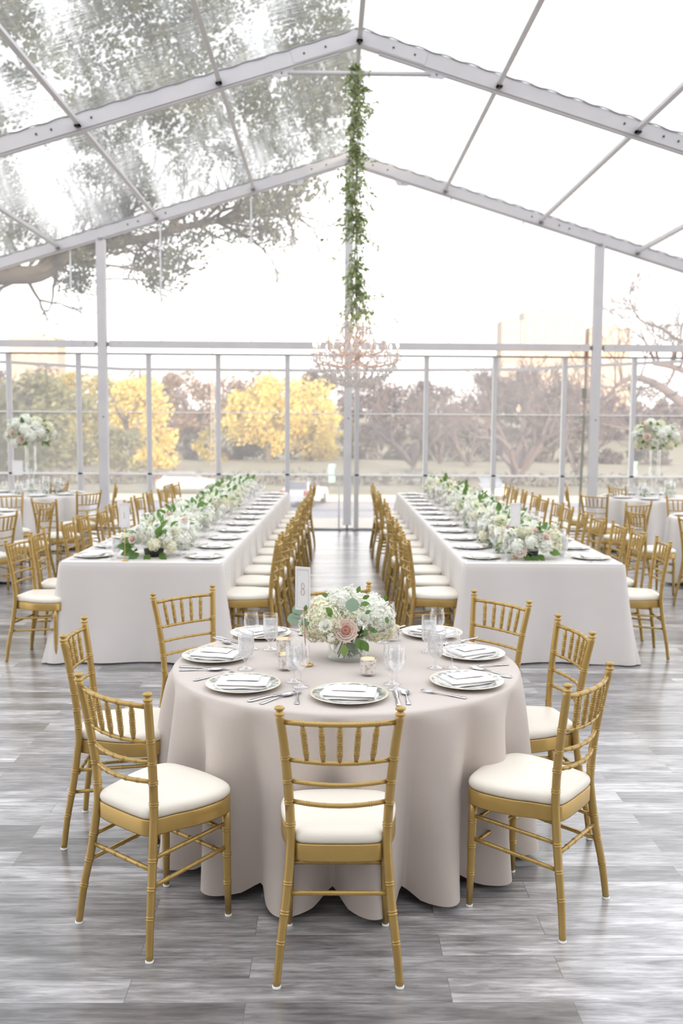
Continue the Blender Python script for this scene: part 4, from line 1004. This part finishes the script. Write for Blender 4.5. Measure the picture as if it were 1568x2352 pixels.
def arm_set(cnt, R_, z0, zt, a0):
    P = catmull([(.03, 0, z0), (R_ * .35, 0, z0 - .075), (R_ * .75, 0, z0 - .05), (R_ * .98, 0, zt - .10), (R_, 0, zt - .02)], 6)
    ma = MB(); ma.tube(P, .008, 7); arm = ma.mesh('arm', ROSEM)
    S = catmull([(.03, 0, z0 + .02), (R_ * .3, 0, z0 + .10), (R_ * .5, 0, z0 + .04), (R_ * .62, 0, z0 - .03)], 5); ms = MB(); ms.tube(S, .005, 6); scr = ms.mesh('scroll', ROSEM)
    md = MB(); md.lathe([(.006, 0), (.03, .004), (.042, .014), (.040, .015), (.006, .006)], 16, c=(R_, 0, zt - .02)); md = md
    for k in range(8):
        a = k * pi / 4; c_ = (R_ + .038 * cos(a), .038 * sin(a), zt - .035); octa(md, c_, .006, .012); octa(md, (c_[0], c_[1], c_[2] - .035), .008, .020)
    dish = md.mesh('drip_dish', CRYST)
    mc = MB(); mc.lathe([(.007, 0), (.007, .085), (.003, .088)], 10, c=(R_, 0, zt - .012)); can = mc.mesh('candle_sleeve', pbr('candle_sleeve', (.85, .74, .60), .5) if 'candle_sleeve' not in bpy.data.materials else bpy.data.materials['candle_sleeve'])
    mbb = MB(); mbb.lathe([(.004, 0), (.010, .012), (.0105, .022), (.006, .040), (.001, .052)], 10, c=(R_, 0, zt + .076)); bul = mbb.mesh('bulb', BULB)
    for k in range(cnt):
        a = a0 + 2 * pi * k / cnt; r_ = obj('arm', arm, None, ch, rot=(0, 0, a))
        for nm_, me in (('scroll', scr), ('drip_dish', dish), ('candle_sleeve', can), ('bulb', bul)): obj(nm_, me, None, r_)
arm_set(14, .49, .34, .42, .1); arm_set(10, .335, .47, .56, .25); arm_set(6, .155, .62, .72, 0)
def strand(P, r, mi=0, n_=14, drop=True):
    mb = MB(); C_ = catmull(P, 8); m = len(C_)
    for k in range(n_): c_ = C_[int(k * (m - 1) / (n_ - 1))]; octa(mb, (c_.x, c_.y, c_.z), r, r * 1.3)
    mb.tube(C_, .0012, 3)
    if drop:
        c_ = C_[m // 2]; octa(mb, (c_.x, c_.y, c_.z - .012), r * 1.5, r * 3.2)
    return mb
s1 = strand([(.45, 0, .30), (.40, 0, .20), (.27, 0, .13), (.10, 0, .09)], .012, n_=20).mesh('crystal_strand', CRYST)
s2 = strand([(.05, 0, .93), (.16, 0, .78), (.26, 0, .60), (.32, 0, .55)], .008, n_=18).mesh('crystal_strand', CRYST)
s3 = strand([(.31, 0, .48), (.40, 0, .42), (.46, 0, .40)], .008, n_=9).mesh('crystal_strand', CRYST)
mb = MB(); octa(mb, (.42, 0, .22), .012, .035); octa(mb, (.47, 0, .27), .012, .03); octa(mb, (.38, 0, .17), .012, .03); octa(mb, (.29, 0, .11), .012, .03); octa(mb, (.18, 0, .07), .012, .03); octa(mb, (.34, 0, .13), .012, .035); octa(mb, (.24, 0, .085), .013, .035); octa(mb, (.13, 0, .05), .013, .035); mb.tube([(.47, 0, .27), (.42, 0, .22), (.34, 0, .13), (.24, 0, .085), (.13, 0, .05)], .0012, 3); s4 = mb.mesh('crystal_drops', CRYST)
for k in range(24): obj('crystal_strand', s1, None, ch, rot=(0, 0, 2 * pi * k / 24)) 
for k in range(32): obj('crystal_drops', s4, None, ch, rot=(0, 0, 2 * pi * k / 32 + .1))
for k in range(10): obj('crystal_strand', s2, None, ch, rot=(0, 0, 2 * pi * k / 10))
for k in range(28): obj('crystal_strand', s3, None, ch, rot=(0, 0, 2 * pi * k / 28))
# garland
rs = random.Random(11); zt0, zb0 = 5.86, 2.98
gr = empty('hanging_garland', (CX.x, CX.y, zb0)); tag(gr, 'long garland of small green leaves hanging from the ridge tie bar down to the chandelier', 'garland')
stm = MB(); lf = MB()
def axis(z):
    k = (z - zb0) / (zt0 - zb0); return V((.02 * sin(k * 9) - .01 + .03 * sin(k * 23) * .5 - (.03 if k > .85 else 0), .02 * cos(k * 11), z - zb0))
for s_ in range(5):
    ph = rs.uniform(0, 6); stm.tube([axis(z) + V((.025 * cos(ph + z * 5), .025 * sin(ph + z * 5), 0)) for z in [zb0 + (zt0 - zb0) * i / 50 for i in range(51)]], .004, 5)
for i in range(520):
    z = rs.uniform(zb0 + .02, zt0 - .02); k = (z - zb0) / (zt0 - zb0)
    w_ = .135 + .07 * noise.noise(V((z * 2.1, 0, 5))) * 2
    if k > .97: w_ = .05
    if .25 < k < .33 and rs.random() < .6: continue
    a = rs.uniform(0, 6.28); d = V((cos(a), sin(a), rs.uniform(-.9, .35))); ln = w_ * rs.uniform(.3, 1.3) * (.75 + .5 * abs(sin(z * 4.1 + 1))) * (2.0 if rs.random() < .08 else 1)
    p0 = axis(z); mid = p0 + d * ln * .55 + V((0, 0, .02)); p1 = p0 + d * ln + V((0, 0, -.03)); stm.tube([p0, mid, p1], .0018, 3)
    for q in range(rs.randrange(4, 8)):
        t_ = rs.uniform(.25, 1.05); b = p0.lerp(p1, t_) + V((0, 0, .012 * sin(t_ * 3))); dd = d * .5 + V((rs.uniform(-1, 1), rs.uniform(-1, 1), rs.uniform(-1.1, .5)))
        leaf(lf, b, dd, V((rs.uniform(-1, 1), rs.uniform(-1, 1), .6)), rs.uniform(.040, .068), rs.uniform(.009, .014), .1)
obj('foliage', lf, VINE, gr); obj('stems', stm, pbr('vine_stem', (.30, .30, .16), .6), gr)
mb = MB(); mb.tube([(CX.x, CX.y, 3.2), (CX.x, CX.y, ZA - .45)], .006, 6); tag(obj('suspension_cable', mb, ALUD), 'thin cable inside the garland holding the chandelier', 'cable')

# ------------------------------------------------------------------ outside
GRASS = pbr('winter_grass', (.20, .185, .125), .95, col2=(.25, .22, .165), nscale=.25)
ROADM = pbr('asphalt', (.30, .29, .31), .9, col2=(.34, .33, .35), nscale=2)
SAND = pbr('pale_gravel', (.52, .47, .40), .95, col2=(.46, .42, .36), nscale=1.2)
CURB = pbr('tan_concrete', (.62, .54, .42), .9)  # one even pale tan base colour for the kerb
def strip_ground(name, y0, y1, z, mat, x0=-120, x1=120, th=.02):
    mb = MB(); mb.box((x0, y0, z - th), (x1, y1, z)); return struct(name, mb, mat)
GZ = -3.2
mb = MB(); vs = []; ys = [-60, 16, 45, 75, 120, 150, 200, 260, 340, 480, 900]; zs = [0, 0, 0, 0, -.3, -.3, 1.5, 5, 8, 10, 12]
xs_ = [-400 + 20 * i for i in range(41)]
for y, z in zip(ys, zs):
    for x in xs_: vs.append((x, y, GZ - .03 + z + (1.2 * noise.noise(V((x * .02, y * .02, 1))) if y > 80 else 0)))
m_ = len(xs_); mb.add(vs, [(i * m_ + j, i * m_ + j + 1, (i + 1) * m_ + j + 1, (i + 1) * m_ + j) for i in range(len(ys) - 1) for j in range(m_ - 1)])
struct('ground', mb, GRASS)
strip_ground('path', 17, 50.5, GZ, SAND); strip_ground('road', 50.5, 60.5, GZ + .005, ROADM); strip_ground('kerb', 60.5, 66, GZ + .05, CURB)
strip_ground('road_marking', 54.2, 55.6, GZ + .009, pbr('tar_strip', (.22, .215, .23), .9))
mb = MB(); mb.box((-11.4, 16.3, GZ - .03), (12, 16.6, -.12)); mb.box((-11.4, -5, GZ - .03), (-11, 16.6, -.12)); mb.box((11.6, -5, GZ - .03), (12, 16.6, -.12)); struct('trim_90', mb, pbr('platform_skirt', (.5, .48, .46), .8))

def tree_wood(mb, p, d, ln, r, depth, rs, spread=.55, up=.25, minr=.01, ends=None, nseg=3):
    pts = [p]; q = p; dd = d
    for k in range(nseg):
        dd = (dd + V((rs.uniform(-.22, .22), rs.uniform(-.22, .22), rs.uniform(-.12, .2) + up * .15))).normalized(); q = q + dd * ln / nseg; pts.append(q)
    r2 = max(minr, r * .62); mb.tube(pts, [r + (r2 - r) * k / nseg for k in range(nseg + 1)], 6 if r > .05 else 4, cap=False)
    if ends is not None: ends.append(q)
    if depth <= 0: return
    for k in range(rs.choice((2, 3, 3))):
        a = rs.uniform(0, 6.28); s_ = dd.cross(V((cos(a), sin(a), .3))).normalized(); nd = (dd + s_ * spread * rs.uniform(.6, 1.5) + V((0, 0, up * .4))).normalized()
        tree_wood(mb, pts[-1] if k < 2 else pts[-2], nd, ln * rs.uniform(.62, .85), r2 * rs.uniform(.7, .95), depth - 1, rs, spread, up, minr, ends, nseg)
def leaf_cloud(mb, clumps, n_per, sz, rs, flat=1.):
    for c_, rad in clumps:
        for k in range(n_per):
            z = rs.uniform(-1, 1); a = rs.uniform(0, 6.28); r = sqrt(1 - z * z); d = V((r * cos(a), r * sin(a), z)) * (rs.random() ** .4); p = V(c_) + V((d.x * rad, d.y * rad, d.z * rad * flat))
            n1 = V((rs.uniform(-1, 1), rs.uniform(-1, 1), rs.uniform(-1, 1))).normalized(); s_ = n1.orthogonal().normalized() * sz * rs.uniform(.6, 1.2); t_ = n1.cross(s_)
            mb.add([p - s_, p - t_ * .6, p + s_, p + t_ * .6], [(0, 1, 2, 3)], 0, False)
BARKD = pbr('dark_bark', (.11, .10, .10), .9); BARKM = pbr('mauve_bark', (.15, .12, .13), .9)
F_YEL = leafmat('golden_leaves', [(.60, .46, .12), (.84, .70, .24), (.66, .54, .20), (.88, .78, .36)], .4)
F_OLV = leafmat('olive_leaves', [(.15, .17, .11), (.22, .24, .15), (.34, .32, .17), (.12, .14, .11)], .3)
F_YG = leafmat('yellow_green_leaves', [(.42, .36, .12), (.58, .48, .18), (.28, .28, .13)], .35)
F_RUS = leafmat('russet_leaves', [(.28, .18, .13), (.36, .25, .17), (.20, .15, .14)], .3)
F_MAU = leafmat('bare_twigs', [(.15, .12, .135), (.19, .155, .17), (.125, .105, .125), (.28, .20, .17)], .2)
F_OAK = leafmat('oak_leaves', [(.10, .115, .095), (.14, .155, .125), (.19, .20, .16)], .3)
OS = 2.6
def crown_tree(px, pbase, Y, ptop, wpx, mat, bark, label, seed, clumps=26, per=70, sz=.16, trunk=True, group='park trees beyond the road', flat=.8, low=.12):
    Y *= OS; sz *= OS
    rs = random.Random(seed); b = aty(px, pbase, Y); tp = aty(px, ptop, Y); hw_ = wpx / FPX * Y / 2; H = tp.z - b.z
    t = empty('tree', (b.x, Y, b.z)); tag(t, label, 'tree', group); wd = MB(); tree_wood(wd, V((0, 0, 0)), V((0, 0, 1)), H * .33, .045 * H, 3, rs, .7, .2, .02)
    obj('trunk', wd, bark, t); fo = MB(); cs = []
    for k in range(clumps):
        z = rs.uniform(low, 1); prof = .8 if low < 0 and z < .5 else sin(pi * min(1, max(.05, max(0, z - low * .3) ** .8 * .93))) ** .55; a = rs.uniform(0, 6.28); r = hw_ * prof * sqrt(rs.random()) * .85
        cs.append((V((r * cos(a), r * sin(a) * .8, H * (z * .88))), max(H * .13, hw_ * .16 if low < 0 else 0) * rs.uniform(.8, 1.3)))
    leaf_cloud(fo, cs, int(per * 1.7), sz * .72, rs, flat); obj('foliage', fo, mat, t); return t
crown_tree(95, 1125, 34, 838, 300, F_OLV, BARKD, 'broad grey-green tree behind the left tall vase', 1, 48, 110, .14, low=.1)
crown_tree(-60, 1120, 36, 800, 240, F_OLV, BARKD, 'grey-green tree at the left picture edge', 2, 30, 80, .15)
crown_tree(200, 1085, 44, 835, 230, F_YG, BARKD, 'yellow-green tree between the olive tree and the golden one', 3, 34, 80, .15)
crown_tree(318, 1100, 40, 850, 175, F_YEL, BARKD, 'tall golden tree just right of the left gable post', 4, 34, 90, .15, low=.05)
crown_tree(275, 1140, 33, 960, 130, F_OLV, BARKD, 'small olive tree low behind the left gable post', 5, 14, 70, .12, low=.1)
crown_tree(612, 1078, 46, 852, 215, F_YEL, BARKD, 'bright golden oak left of the centre post', 6, 34, 100, .15, low=.25)
crown_tree(715, 1085, 47, 862, 170, F_YEL, BARKD, 'golden oak crown touching the centre post', 7, 24, 90, .15, low=.22)
crown_tree(500, 1085, 49, 960, 110, F_YG, BARKM, 'low yellowish tree beside the bright golden oak', 8, 12, 70, .14)
crown_tree(430, 1060, 62, 845, 190, F_RUS, BARKM, 'russet tree on the slope behind the left windows', 9, 26, 70, .2)
crown_tree(560, 1050, 66, 838, 210, F_RUS, BARKM, 'russet tree behind the bright golden oak', 10, 26, 70, .2)
crown_tree(770, 1090, 52, 985, 80, F_YG, BARKM, 'small yellow-green tree beside the centre post', 12, 10, 60, .13)
rs = random.Random(77)
places = ['behind the golden oak crown', 'right of the centre post', 'behind the right aisle chairs', 'behind the right long table', 'behind the big bare tree', 'left of the right gable post', 'behind the right gable post', 'right of the right gable post', 'behind the right tall vase', 'at the right picture edge', 'behind the left tall vase', 'at the far left edge', 'above the left russet tree', 'at the far right edge']
for k, (px, ptop, wpx) in enumerate(((730, 845, 200), (850, 852, 200), (930, 845, 190), (1015, 850, 200), (1110, 838, 210), (1200, 846, 190), (1290, 848, 190), (1380, 880, 180), (1460, 905, 200), (1560, 900, 220), (60, 820, 260), (-60, 800, 200), (350, 835, 200), (1650, 880, 200))):
    crown_tree(px, 1030, 72 + (k % 3) * 5, ptop, wpx, F_MAU, BARKM, 'hazy leafless tree on the far slope ' + places[k], 100 + k, 26, 75, .24, group='hazy trees on the far slope', low=.0)
F_UND = leafmat('undergrowth_twigs', [(.12, .105, .105), (.16, .14, .13), (.10, .09, .10), (.20, .17, .13)], .2)
for k, (px, ptop, wpx, kind) in enumerate(((120, 1000, 240, 'left of the left gable post'), (455, 985, 150, 'between the two golden trees'), (560, 1000, 170, 'under the bright golden oak'), (680, 1010, 170, 'behind the left aisle chairs'), (860, 955, 170, 'close right of the centre post'), (960, 975, 170, 'below the hazy trees at right'), (1060, 960, 170, 'over the right flower row'), (1165, 985, 160, 'behind the big bare tree trunk'), (1265, 970, 160, 'before the right gable post'), (1370, 1000, 150, 'just past the right gable post'), (1480, 1010, 160, 'low at the far right'))):
    crown_tree(px, 1098, 51, ptop, wpx, F_UND, BARKM, 'brownish leafless thicket ' + kind, 200 + k, 26, 60, .15, group='thickets beyond the hedge', low=-.02)
def bare_tree(px, pbase, Y, H, label, seed, depth=6, r=.2, mat=BARKM, spread=.6, lean=0):
    Y *= OS; H *= OS; r *= OS
    rs = random.Random(seed); b = aty(px, pbase, Y); t = empty('bare_tree', (b.x, Y, b.z)); tag(t, label, 'tree', 'leafless trees beyond the road'); wd = MB()
    tree_wood(wd, V((0, 0, 0)), V((lean, 0, 1)).normalized(), H * .22, r, 1, rs, .3, .2, .03)
    br = MB(); ends = []
    for k in range(5):
        a = k * 1.256 + rs.uniform(-.3, .3); tree_wood(br, V((0, 0, H * .17)), V((cos(a) * .75, sin(a) * .75, .8)).normalized(), H * .26, r * .62, depth - 2, rs, spread, .25, .03, ends)
    obj('trunk', wd, mat, t); obj('branches', br, mat, t); return t
bare_tree(1190, 1150, 31, 4.9, 'big leafless tree with spreading limbs left of the right gable post', 3, 7, .20)
bare_tree(945, 1110, 40, 4.6, 'leafless tree right of the centre post, with a short trunk', 5, 6, .17)
bare_tree(1075, 1110, 44, 4.3, 'thin leafless tree behind the right long table flowers', 6, 6, .10)
bare_tree(1010, 1100, 46, 4.6, 'thin leafless tree between the two stouter ones', 8, 6, .09)
bare_tree(1320, 1130, 38, 4.6, 'thin leafless tree behind the right gable post', 9, 6, .10)
# near leafless tree at the right whose limbs reach into view
t = empty('bare_tree', (20.5, 45, GZ)); tag(t, 'near leafless tree whose thick limbs reach in from the right edge', 'tree', 'leafless trees beyond the road')
wd = MB(); wd.tube([(0, 0, 0), (0, 0, 4.2), (-.3, 0, 8)], [.75, .6, .4], 8); obj('trunk', wd, BARKM, t); rs = random.Random(4)
def limb(P, r0, r1, nm, sub=9):
    wd = MB(); r0 *= 1.9; r1 *= 1.9; pts = [aty(x, y, 45) - V((20.5, 45, GZ)) for x, y in P]; C_ = catmull(pts, 5); m = len(C_); wd.tube(C_, [r0 + (r1 - r0) * k / (m - 1) for k in range(m)], 7)
    for k in range(sub):
        c_ = C_[int(rs.uniform(.15, .98) * (m - 1))]; tree_wood(wd, c_, V((rs.uniform(-1, .3), rs.uniform(-.5, .5), rs.uniform(-.3, 1))).normalized(), rs.uniform(.6, 1.3), r1 * 1.0, 3, rs, .6, .2, .015)
    obj(nm, wd, BARKM, t)
limb([(1750, 1010), (1620, 960), (1568, 928), (1530, 898), (1490, 876), (1455, 868), (1420, 882), (1380, 930)], .17, .03, 'branch', 12)
limb([(1750, 900), (1600, 860), (1540, 842), (1500, 836)], .11, .04, 'branch', 6)
limb([(1750, 880), (1640, 800), (1560, 782), (1520, 755), (1470, 735), (1450, 700)], .07, .015, 'branch', 14)
limb([(1640, 1010), (1520, 985), (1440, 985), (1380, 972)], .08, .02, 'branch', 8)
# the big oak over the left half of the roof
t = empty('oak_tree', (-17, 26, GZ)); tag(t, 'big evergreen oak arching over the left side of the tent', 'tree'); O_ = V((-17, 26, GZ)); rs = random.Random(14)
wd = MB(); wd.tube([(0, 0, 0), (.3, 0, 5), (1, 0, 8.2)], [.8, .65, .5], 10); obj('trunk', wd, BARKD, t)
def W2(px, py, Y): return aty(px, py, Y) - O_
wd = MB(); mainl = catmull([V((.8, 0, 7.6)), W2(-150, 650, 24), W2(0, 632, 23), W2(90, 628, 23), W2(160, 585, 23), W2(230, 560, 23.5), W2(330, 548, 24), W2(450, 515, 24), W2(560, 500, 25), W2(660, 470, 25)], 5)
m_ = len(mainl); wd.tube(mainl, [.34 - .31 * (k / (m_ - 1)) ** .7 for k in range(m_)], 8)
cl = []
for k in range(60):
    c_ = mainl[int(rs.uniform(.25, 1) * (m_ - 1))]; e_ = []
    tree_wood(wd, c_, V((rs.uniform(-.4, 1), rs.uniform(-.8, .8), rs.uniform(-.5, .9))).normalized(), rs.uniform(.5, 1.1), .05, 3, rs, .6, .0, .01, e_)
obj('main_limb', wd, BARKD, t)
fo = MB()
# (px, py range) boundary of the crown as seen below the second rafter: underside rises to the right
def under(px):
    K = [(-300, 640), (0, 665), (120, 700), (250, 690), (400, 670), (500, 610), (600, 600), (700, 540), (760, 450), (790, 400)]
    for a, b in zip(K[:-1], K[1:]):
        if a[0] <= px <= b[0]: return a[1] + (b[1] - a[1]) * (px - a[0]) / (b[0] - a[0])
    return 400
cs = []; k = 0
while len(cs) < 760:
    px = rs.uniform(-350, 790); py = rs.uniform(-700, 700)
    if py > under(px) - 25: continue
    if py > 380 and noise.noise(V((px * .011, py * .014, 2))) < -.12: continue
    if py <= 380 and noise.noise(V((px * .006, py * .004, 7))) < -.38: continue
    Y = rs.uniform(20, 27) if py > 250 else rs.uniform(15, 24)
    cs.append((W2(px, py, Y), rs.uniform(.30, .60)))
leaf_cloud(fo, cs, 115, .066, rs, .8); obj('foliage', fo, F_OAK, t)
mb = MB()
nodes = [(p_, .05) for p_ in mainl[10:]]
for c_, r_ in sorted(cs, key=lambda q: min((q[0] - m0).length for m0 in mainl[10::6])):
    q, _w = min(nodes, key=lambda m0: (m0[0] - c_).length + (0 if m0[0].z <= c_.z + .3 else 1.5)); r_0 = max(.010, _w * .75)
    mb.tube([q, (q + c_) / 2 + V((rs.uniform(-.12, .12), rs.uniform(-.12, .12), rs.uniform(-.1, .15))), c_], [r_0, r_0 * .85, r_0 * .7], 4, cap=False); nodes.append((c_, r_0))
obj('branches', mb, BARKD, t)
# low hedge / creek bank beyond the kerb
mb = MB(); rs = random.Random(9)
for i in range(110):
    x = -75 + i * 1.4; leaf_cloud(mb, [(V((x, 78 + rs.uniform(-1, 1), GZ + .45)), rs.uniform(.8, 1.2))], 60, .24, rs, .7)
tag(obj('hedge', mb, leafmat('hedge_leaves', [(.15, .14, .14), (.22, .20, .20), (.18, .19, .16)], .2)), 'low dark clipped hedge running along the far side of the road', 'hedge')
# apartment blocks far away
FAC = pbr('peach_facade', (.52, .42, .36), .9); WIN = pbr('pale_window', (.36, .32, .32), .4)
for px, ptop, wpx, l in ((1275, 716, 140, 'tallest pale apartment block on the right skyline'), (1178, 735, 50, 'narrow pale block left of the tallest apartment block'), (1402, 752, 95, 'lower pale block right of the tallest apartment block'), (75, 772, 110, 'low pale building on the left skyline')):
    Y = 380 if px != 1185 else 410; tpz = aty(px, ptop, Y); wd_ = wpx / FPX * Y; t = empty('apartment_block', (tpz.x, Y, 5)); tag(t, l, 'building', 'buildings on the skyline'); H = tpz.z - 5
    mb = MB(); mb.box((-wd_ / 2, 0, 0), (wd_ / 2, 12, H)); mb.box((-wd_ / 6, 2, H), (wd_ / 6, 8, H + 1.3)); obj('walls', mb, FAC, t)
    nx_ = max(3, int(wd_ / 4)); nz_ = max(2, int(H / 6)); mw = MB(); mw.box((-.9, -.1, -1.1), (.9, .0, 1.1)); mwm = mw.mesh('window', WIN)
    for i in range(nx_):
        for j in range(nz_): o_ = obj('window', mwm, None, t, loc=(-wd_ / 2 + (i + .5) * wd_ / nx_, 0, H - 3 - j * 5))
mb = MB(); bz = aty(488, 850, 110); bz.z = GZ - 2; tz = aty(488, 690, 110)
for dx in (-.25, .25): mb.tube([(bz.x + dx, 110, bz.z), (bz.x, 110, tz.z)], .05, 5)
for k in range(30): z = bz.z + (tz.z - bz.z) * k / 31; w_ = .25 * (1 - k / 31); mb.tube([(bz.x - w_, 110, z), (bz.x + w_, 110, z + .45)], .03, 4)
tag(obj('radio_mast', mb, pbr('mast_grey', (.55, .52, .52), .7)), 'slender lattice mast on the skyline left of centre', 'mast')
# cars
def car(px, py, Y, rz, col, label, suv=True):
    b = aty(px, py, Y); t = empty('car', (b.x, Y, GZ), rz); tag(t, label, 'car', 'cars on the road'); paint = pbr('car_paint', col, .25, coat=.8)
    prof = [(-2.2, .35), (-2.25, .75), (-2.15, .98), (-1.9, 1.05), (-1.65, 1.55), (-1.3, 1.63), (.2, 1.62), (.9, 1.10), (1.95, .95), (2.25, .75), (2.3, .38)]
    if not suv: prof = [(x, z if z < .9 else .9 + (z - .9) * .72) for x, z in prof]
    vs = []; W_ = (-.88, -.80, .80, .88)
    for ya, k_ in ((-.90, 0), (.90, 0)):
        for x, z in prof: vs.append((x, ya * (1 if z < 1.0 else .80), z))
    m_ = len(prof); mb = MB(); mb.add(vs, [tuple(range(m_ - 1, -1, -1)), tuple(range(m_, 2 * m_))] + [(i, (i + 1) % m_, m_ + (i + 1) % m_, m_ + i) for i in range(m_)], 0, False); obj('body', mb, paint, t)
    mb = MB()
    for s_ in (-1, 1):
        y_ = s_ * .78; mb.add([(-1.75, y_ + s_ * .02, 1.08), (.80, y_ + s_ * .02, 1.10), (.15, y_ - s_ * .03, 1.5), (-1.5, y_ - s_ * .03, 1.5)], [(0, 1, 2, 3)], 0, False)
    mb.add([(-1.93, -.62, 1.08), (-1.93, .62, 1.08), (-1.70, .55, 1.5), (-1.70, -.55, 1.5)], [(0, 1, 2, 3)], 0, False); obj('window_glass', mb, pbr('car_glass', (.22, .22, .25), .1), t)
    for x in (-1.4, 1.4):
        for s_ in (-1, 1):
            mb = MB(); mb.tube([(x, s_ * .72, .33), (x, s_ * .92, .33)], .33, 18); mb.tube([(x, s_ * .925, .33), (x, s_ * .93, .33)], .2, 12, mi=1); obj('wheel', mb, [pbr('tyre', (.04, .04, .04), .8), ALUD], t)
    for s_ in (-1, 1): mb = MB(); mb.box((-2.27, s_ * .72 - .14, .72), (-2.12, s_ * .72 + .14, 1.0)); obj('tail_light', mb, pbr('red_lamp', (.65, .05, .06), .3), t)
car(699, 1165, 58.5, 1.32, (.86, .86, .88), 'white car with a red tail light beyond the left aisle chairs', False)
car(1120, 1145, 64.5, -1.5, (.20, .22, .25), 'dark car beyond the right long table flowers', False)
car(436, 1140, 67.5, .05, (.80, .79, .80), 'pale car beyond the outer chairs of the left long table', False)
# banners, bins
for px, p0, p1, Y, l in ((763, 1066, 1108, 71.5, 'mint-green banner on a pole left of the centre post'), (1457, 1060, 1092, 71.5, 'mint-green banner left of the right tall vase')):
    a, b = aty(px, p0, Y), aty(px, p1, Y); t = empty('street_banner', (a.x, Y, GZ)); tag(t, l, 'banner', 'mint banners by the road')
    mb = MB(); mb.tube([(-.30, 0, 0), (-.30, 0, a.z - GZ + .1)], .04, 6); obj('pole', mb, ALUD, t); mb = MB()
    vs = [(x + .06 * sin(k * 1.3), .04 * sin(k), b.z - GZ + (a.z - b.z) * k / 6) for k in range(7) for x in (-.30, .17)]; mb.add(vs, [(2 * k, 2 * k + 1, 2 * k + 3, 2 * k + 2) for k in range(6)]); obj('fabric', mb, pbr('mint_fabric', (.42, .80, .68), .7, trans=.3), t)
for px, l in ((1148, 'grey litter bin behind the right long table'), (1532, 'grey utility box at the right edge beyond the road')):
    b = aty(px, 1150, 67); mb = MB(); mb.lathe([(.18, 0), (.22, .06), (.24, .7), (.26, .72), (.24, .80), (.001, .86)], 14, c=(b.x, 67, GZ)); tag(obj('litter_bin', mb, pbr('bin_grey', (.24, .25, .28), .6)), l, 'bin')
# added unseen wall behind the camera, shades the tent from the low sun
t = empty('sunblocker', (0, -8, GZ)); tag(t, 'unseen pavilion the open end of the tent faces', 'building'); mb = MB(); mb.box((-30, -3, 0), (26, 0, 13.2)); mb.box((-30.3, -3.3, 13.2), (26.3, .3, 13.5)); obj('walls', mb, pbr('sunblocker_grey', (.50, .48, .46), .9), t)
for k in range(9): mb = MB(); x = -24 + k * 5.6; mb.box((x, .0, 4.2), (x + 2.2, .06, 6.8)); obj('window', mb, pbr('sunblocker_panel', (.2, .22, .25), .1), t)  # dark panels on the added sun-blocking wall, unseen as well
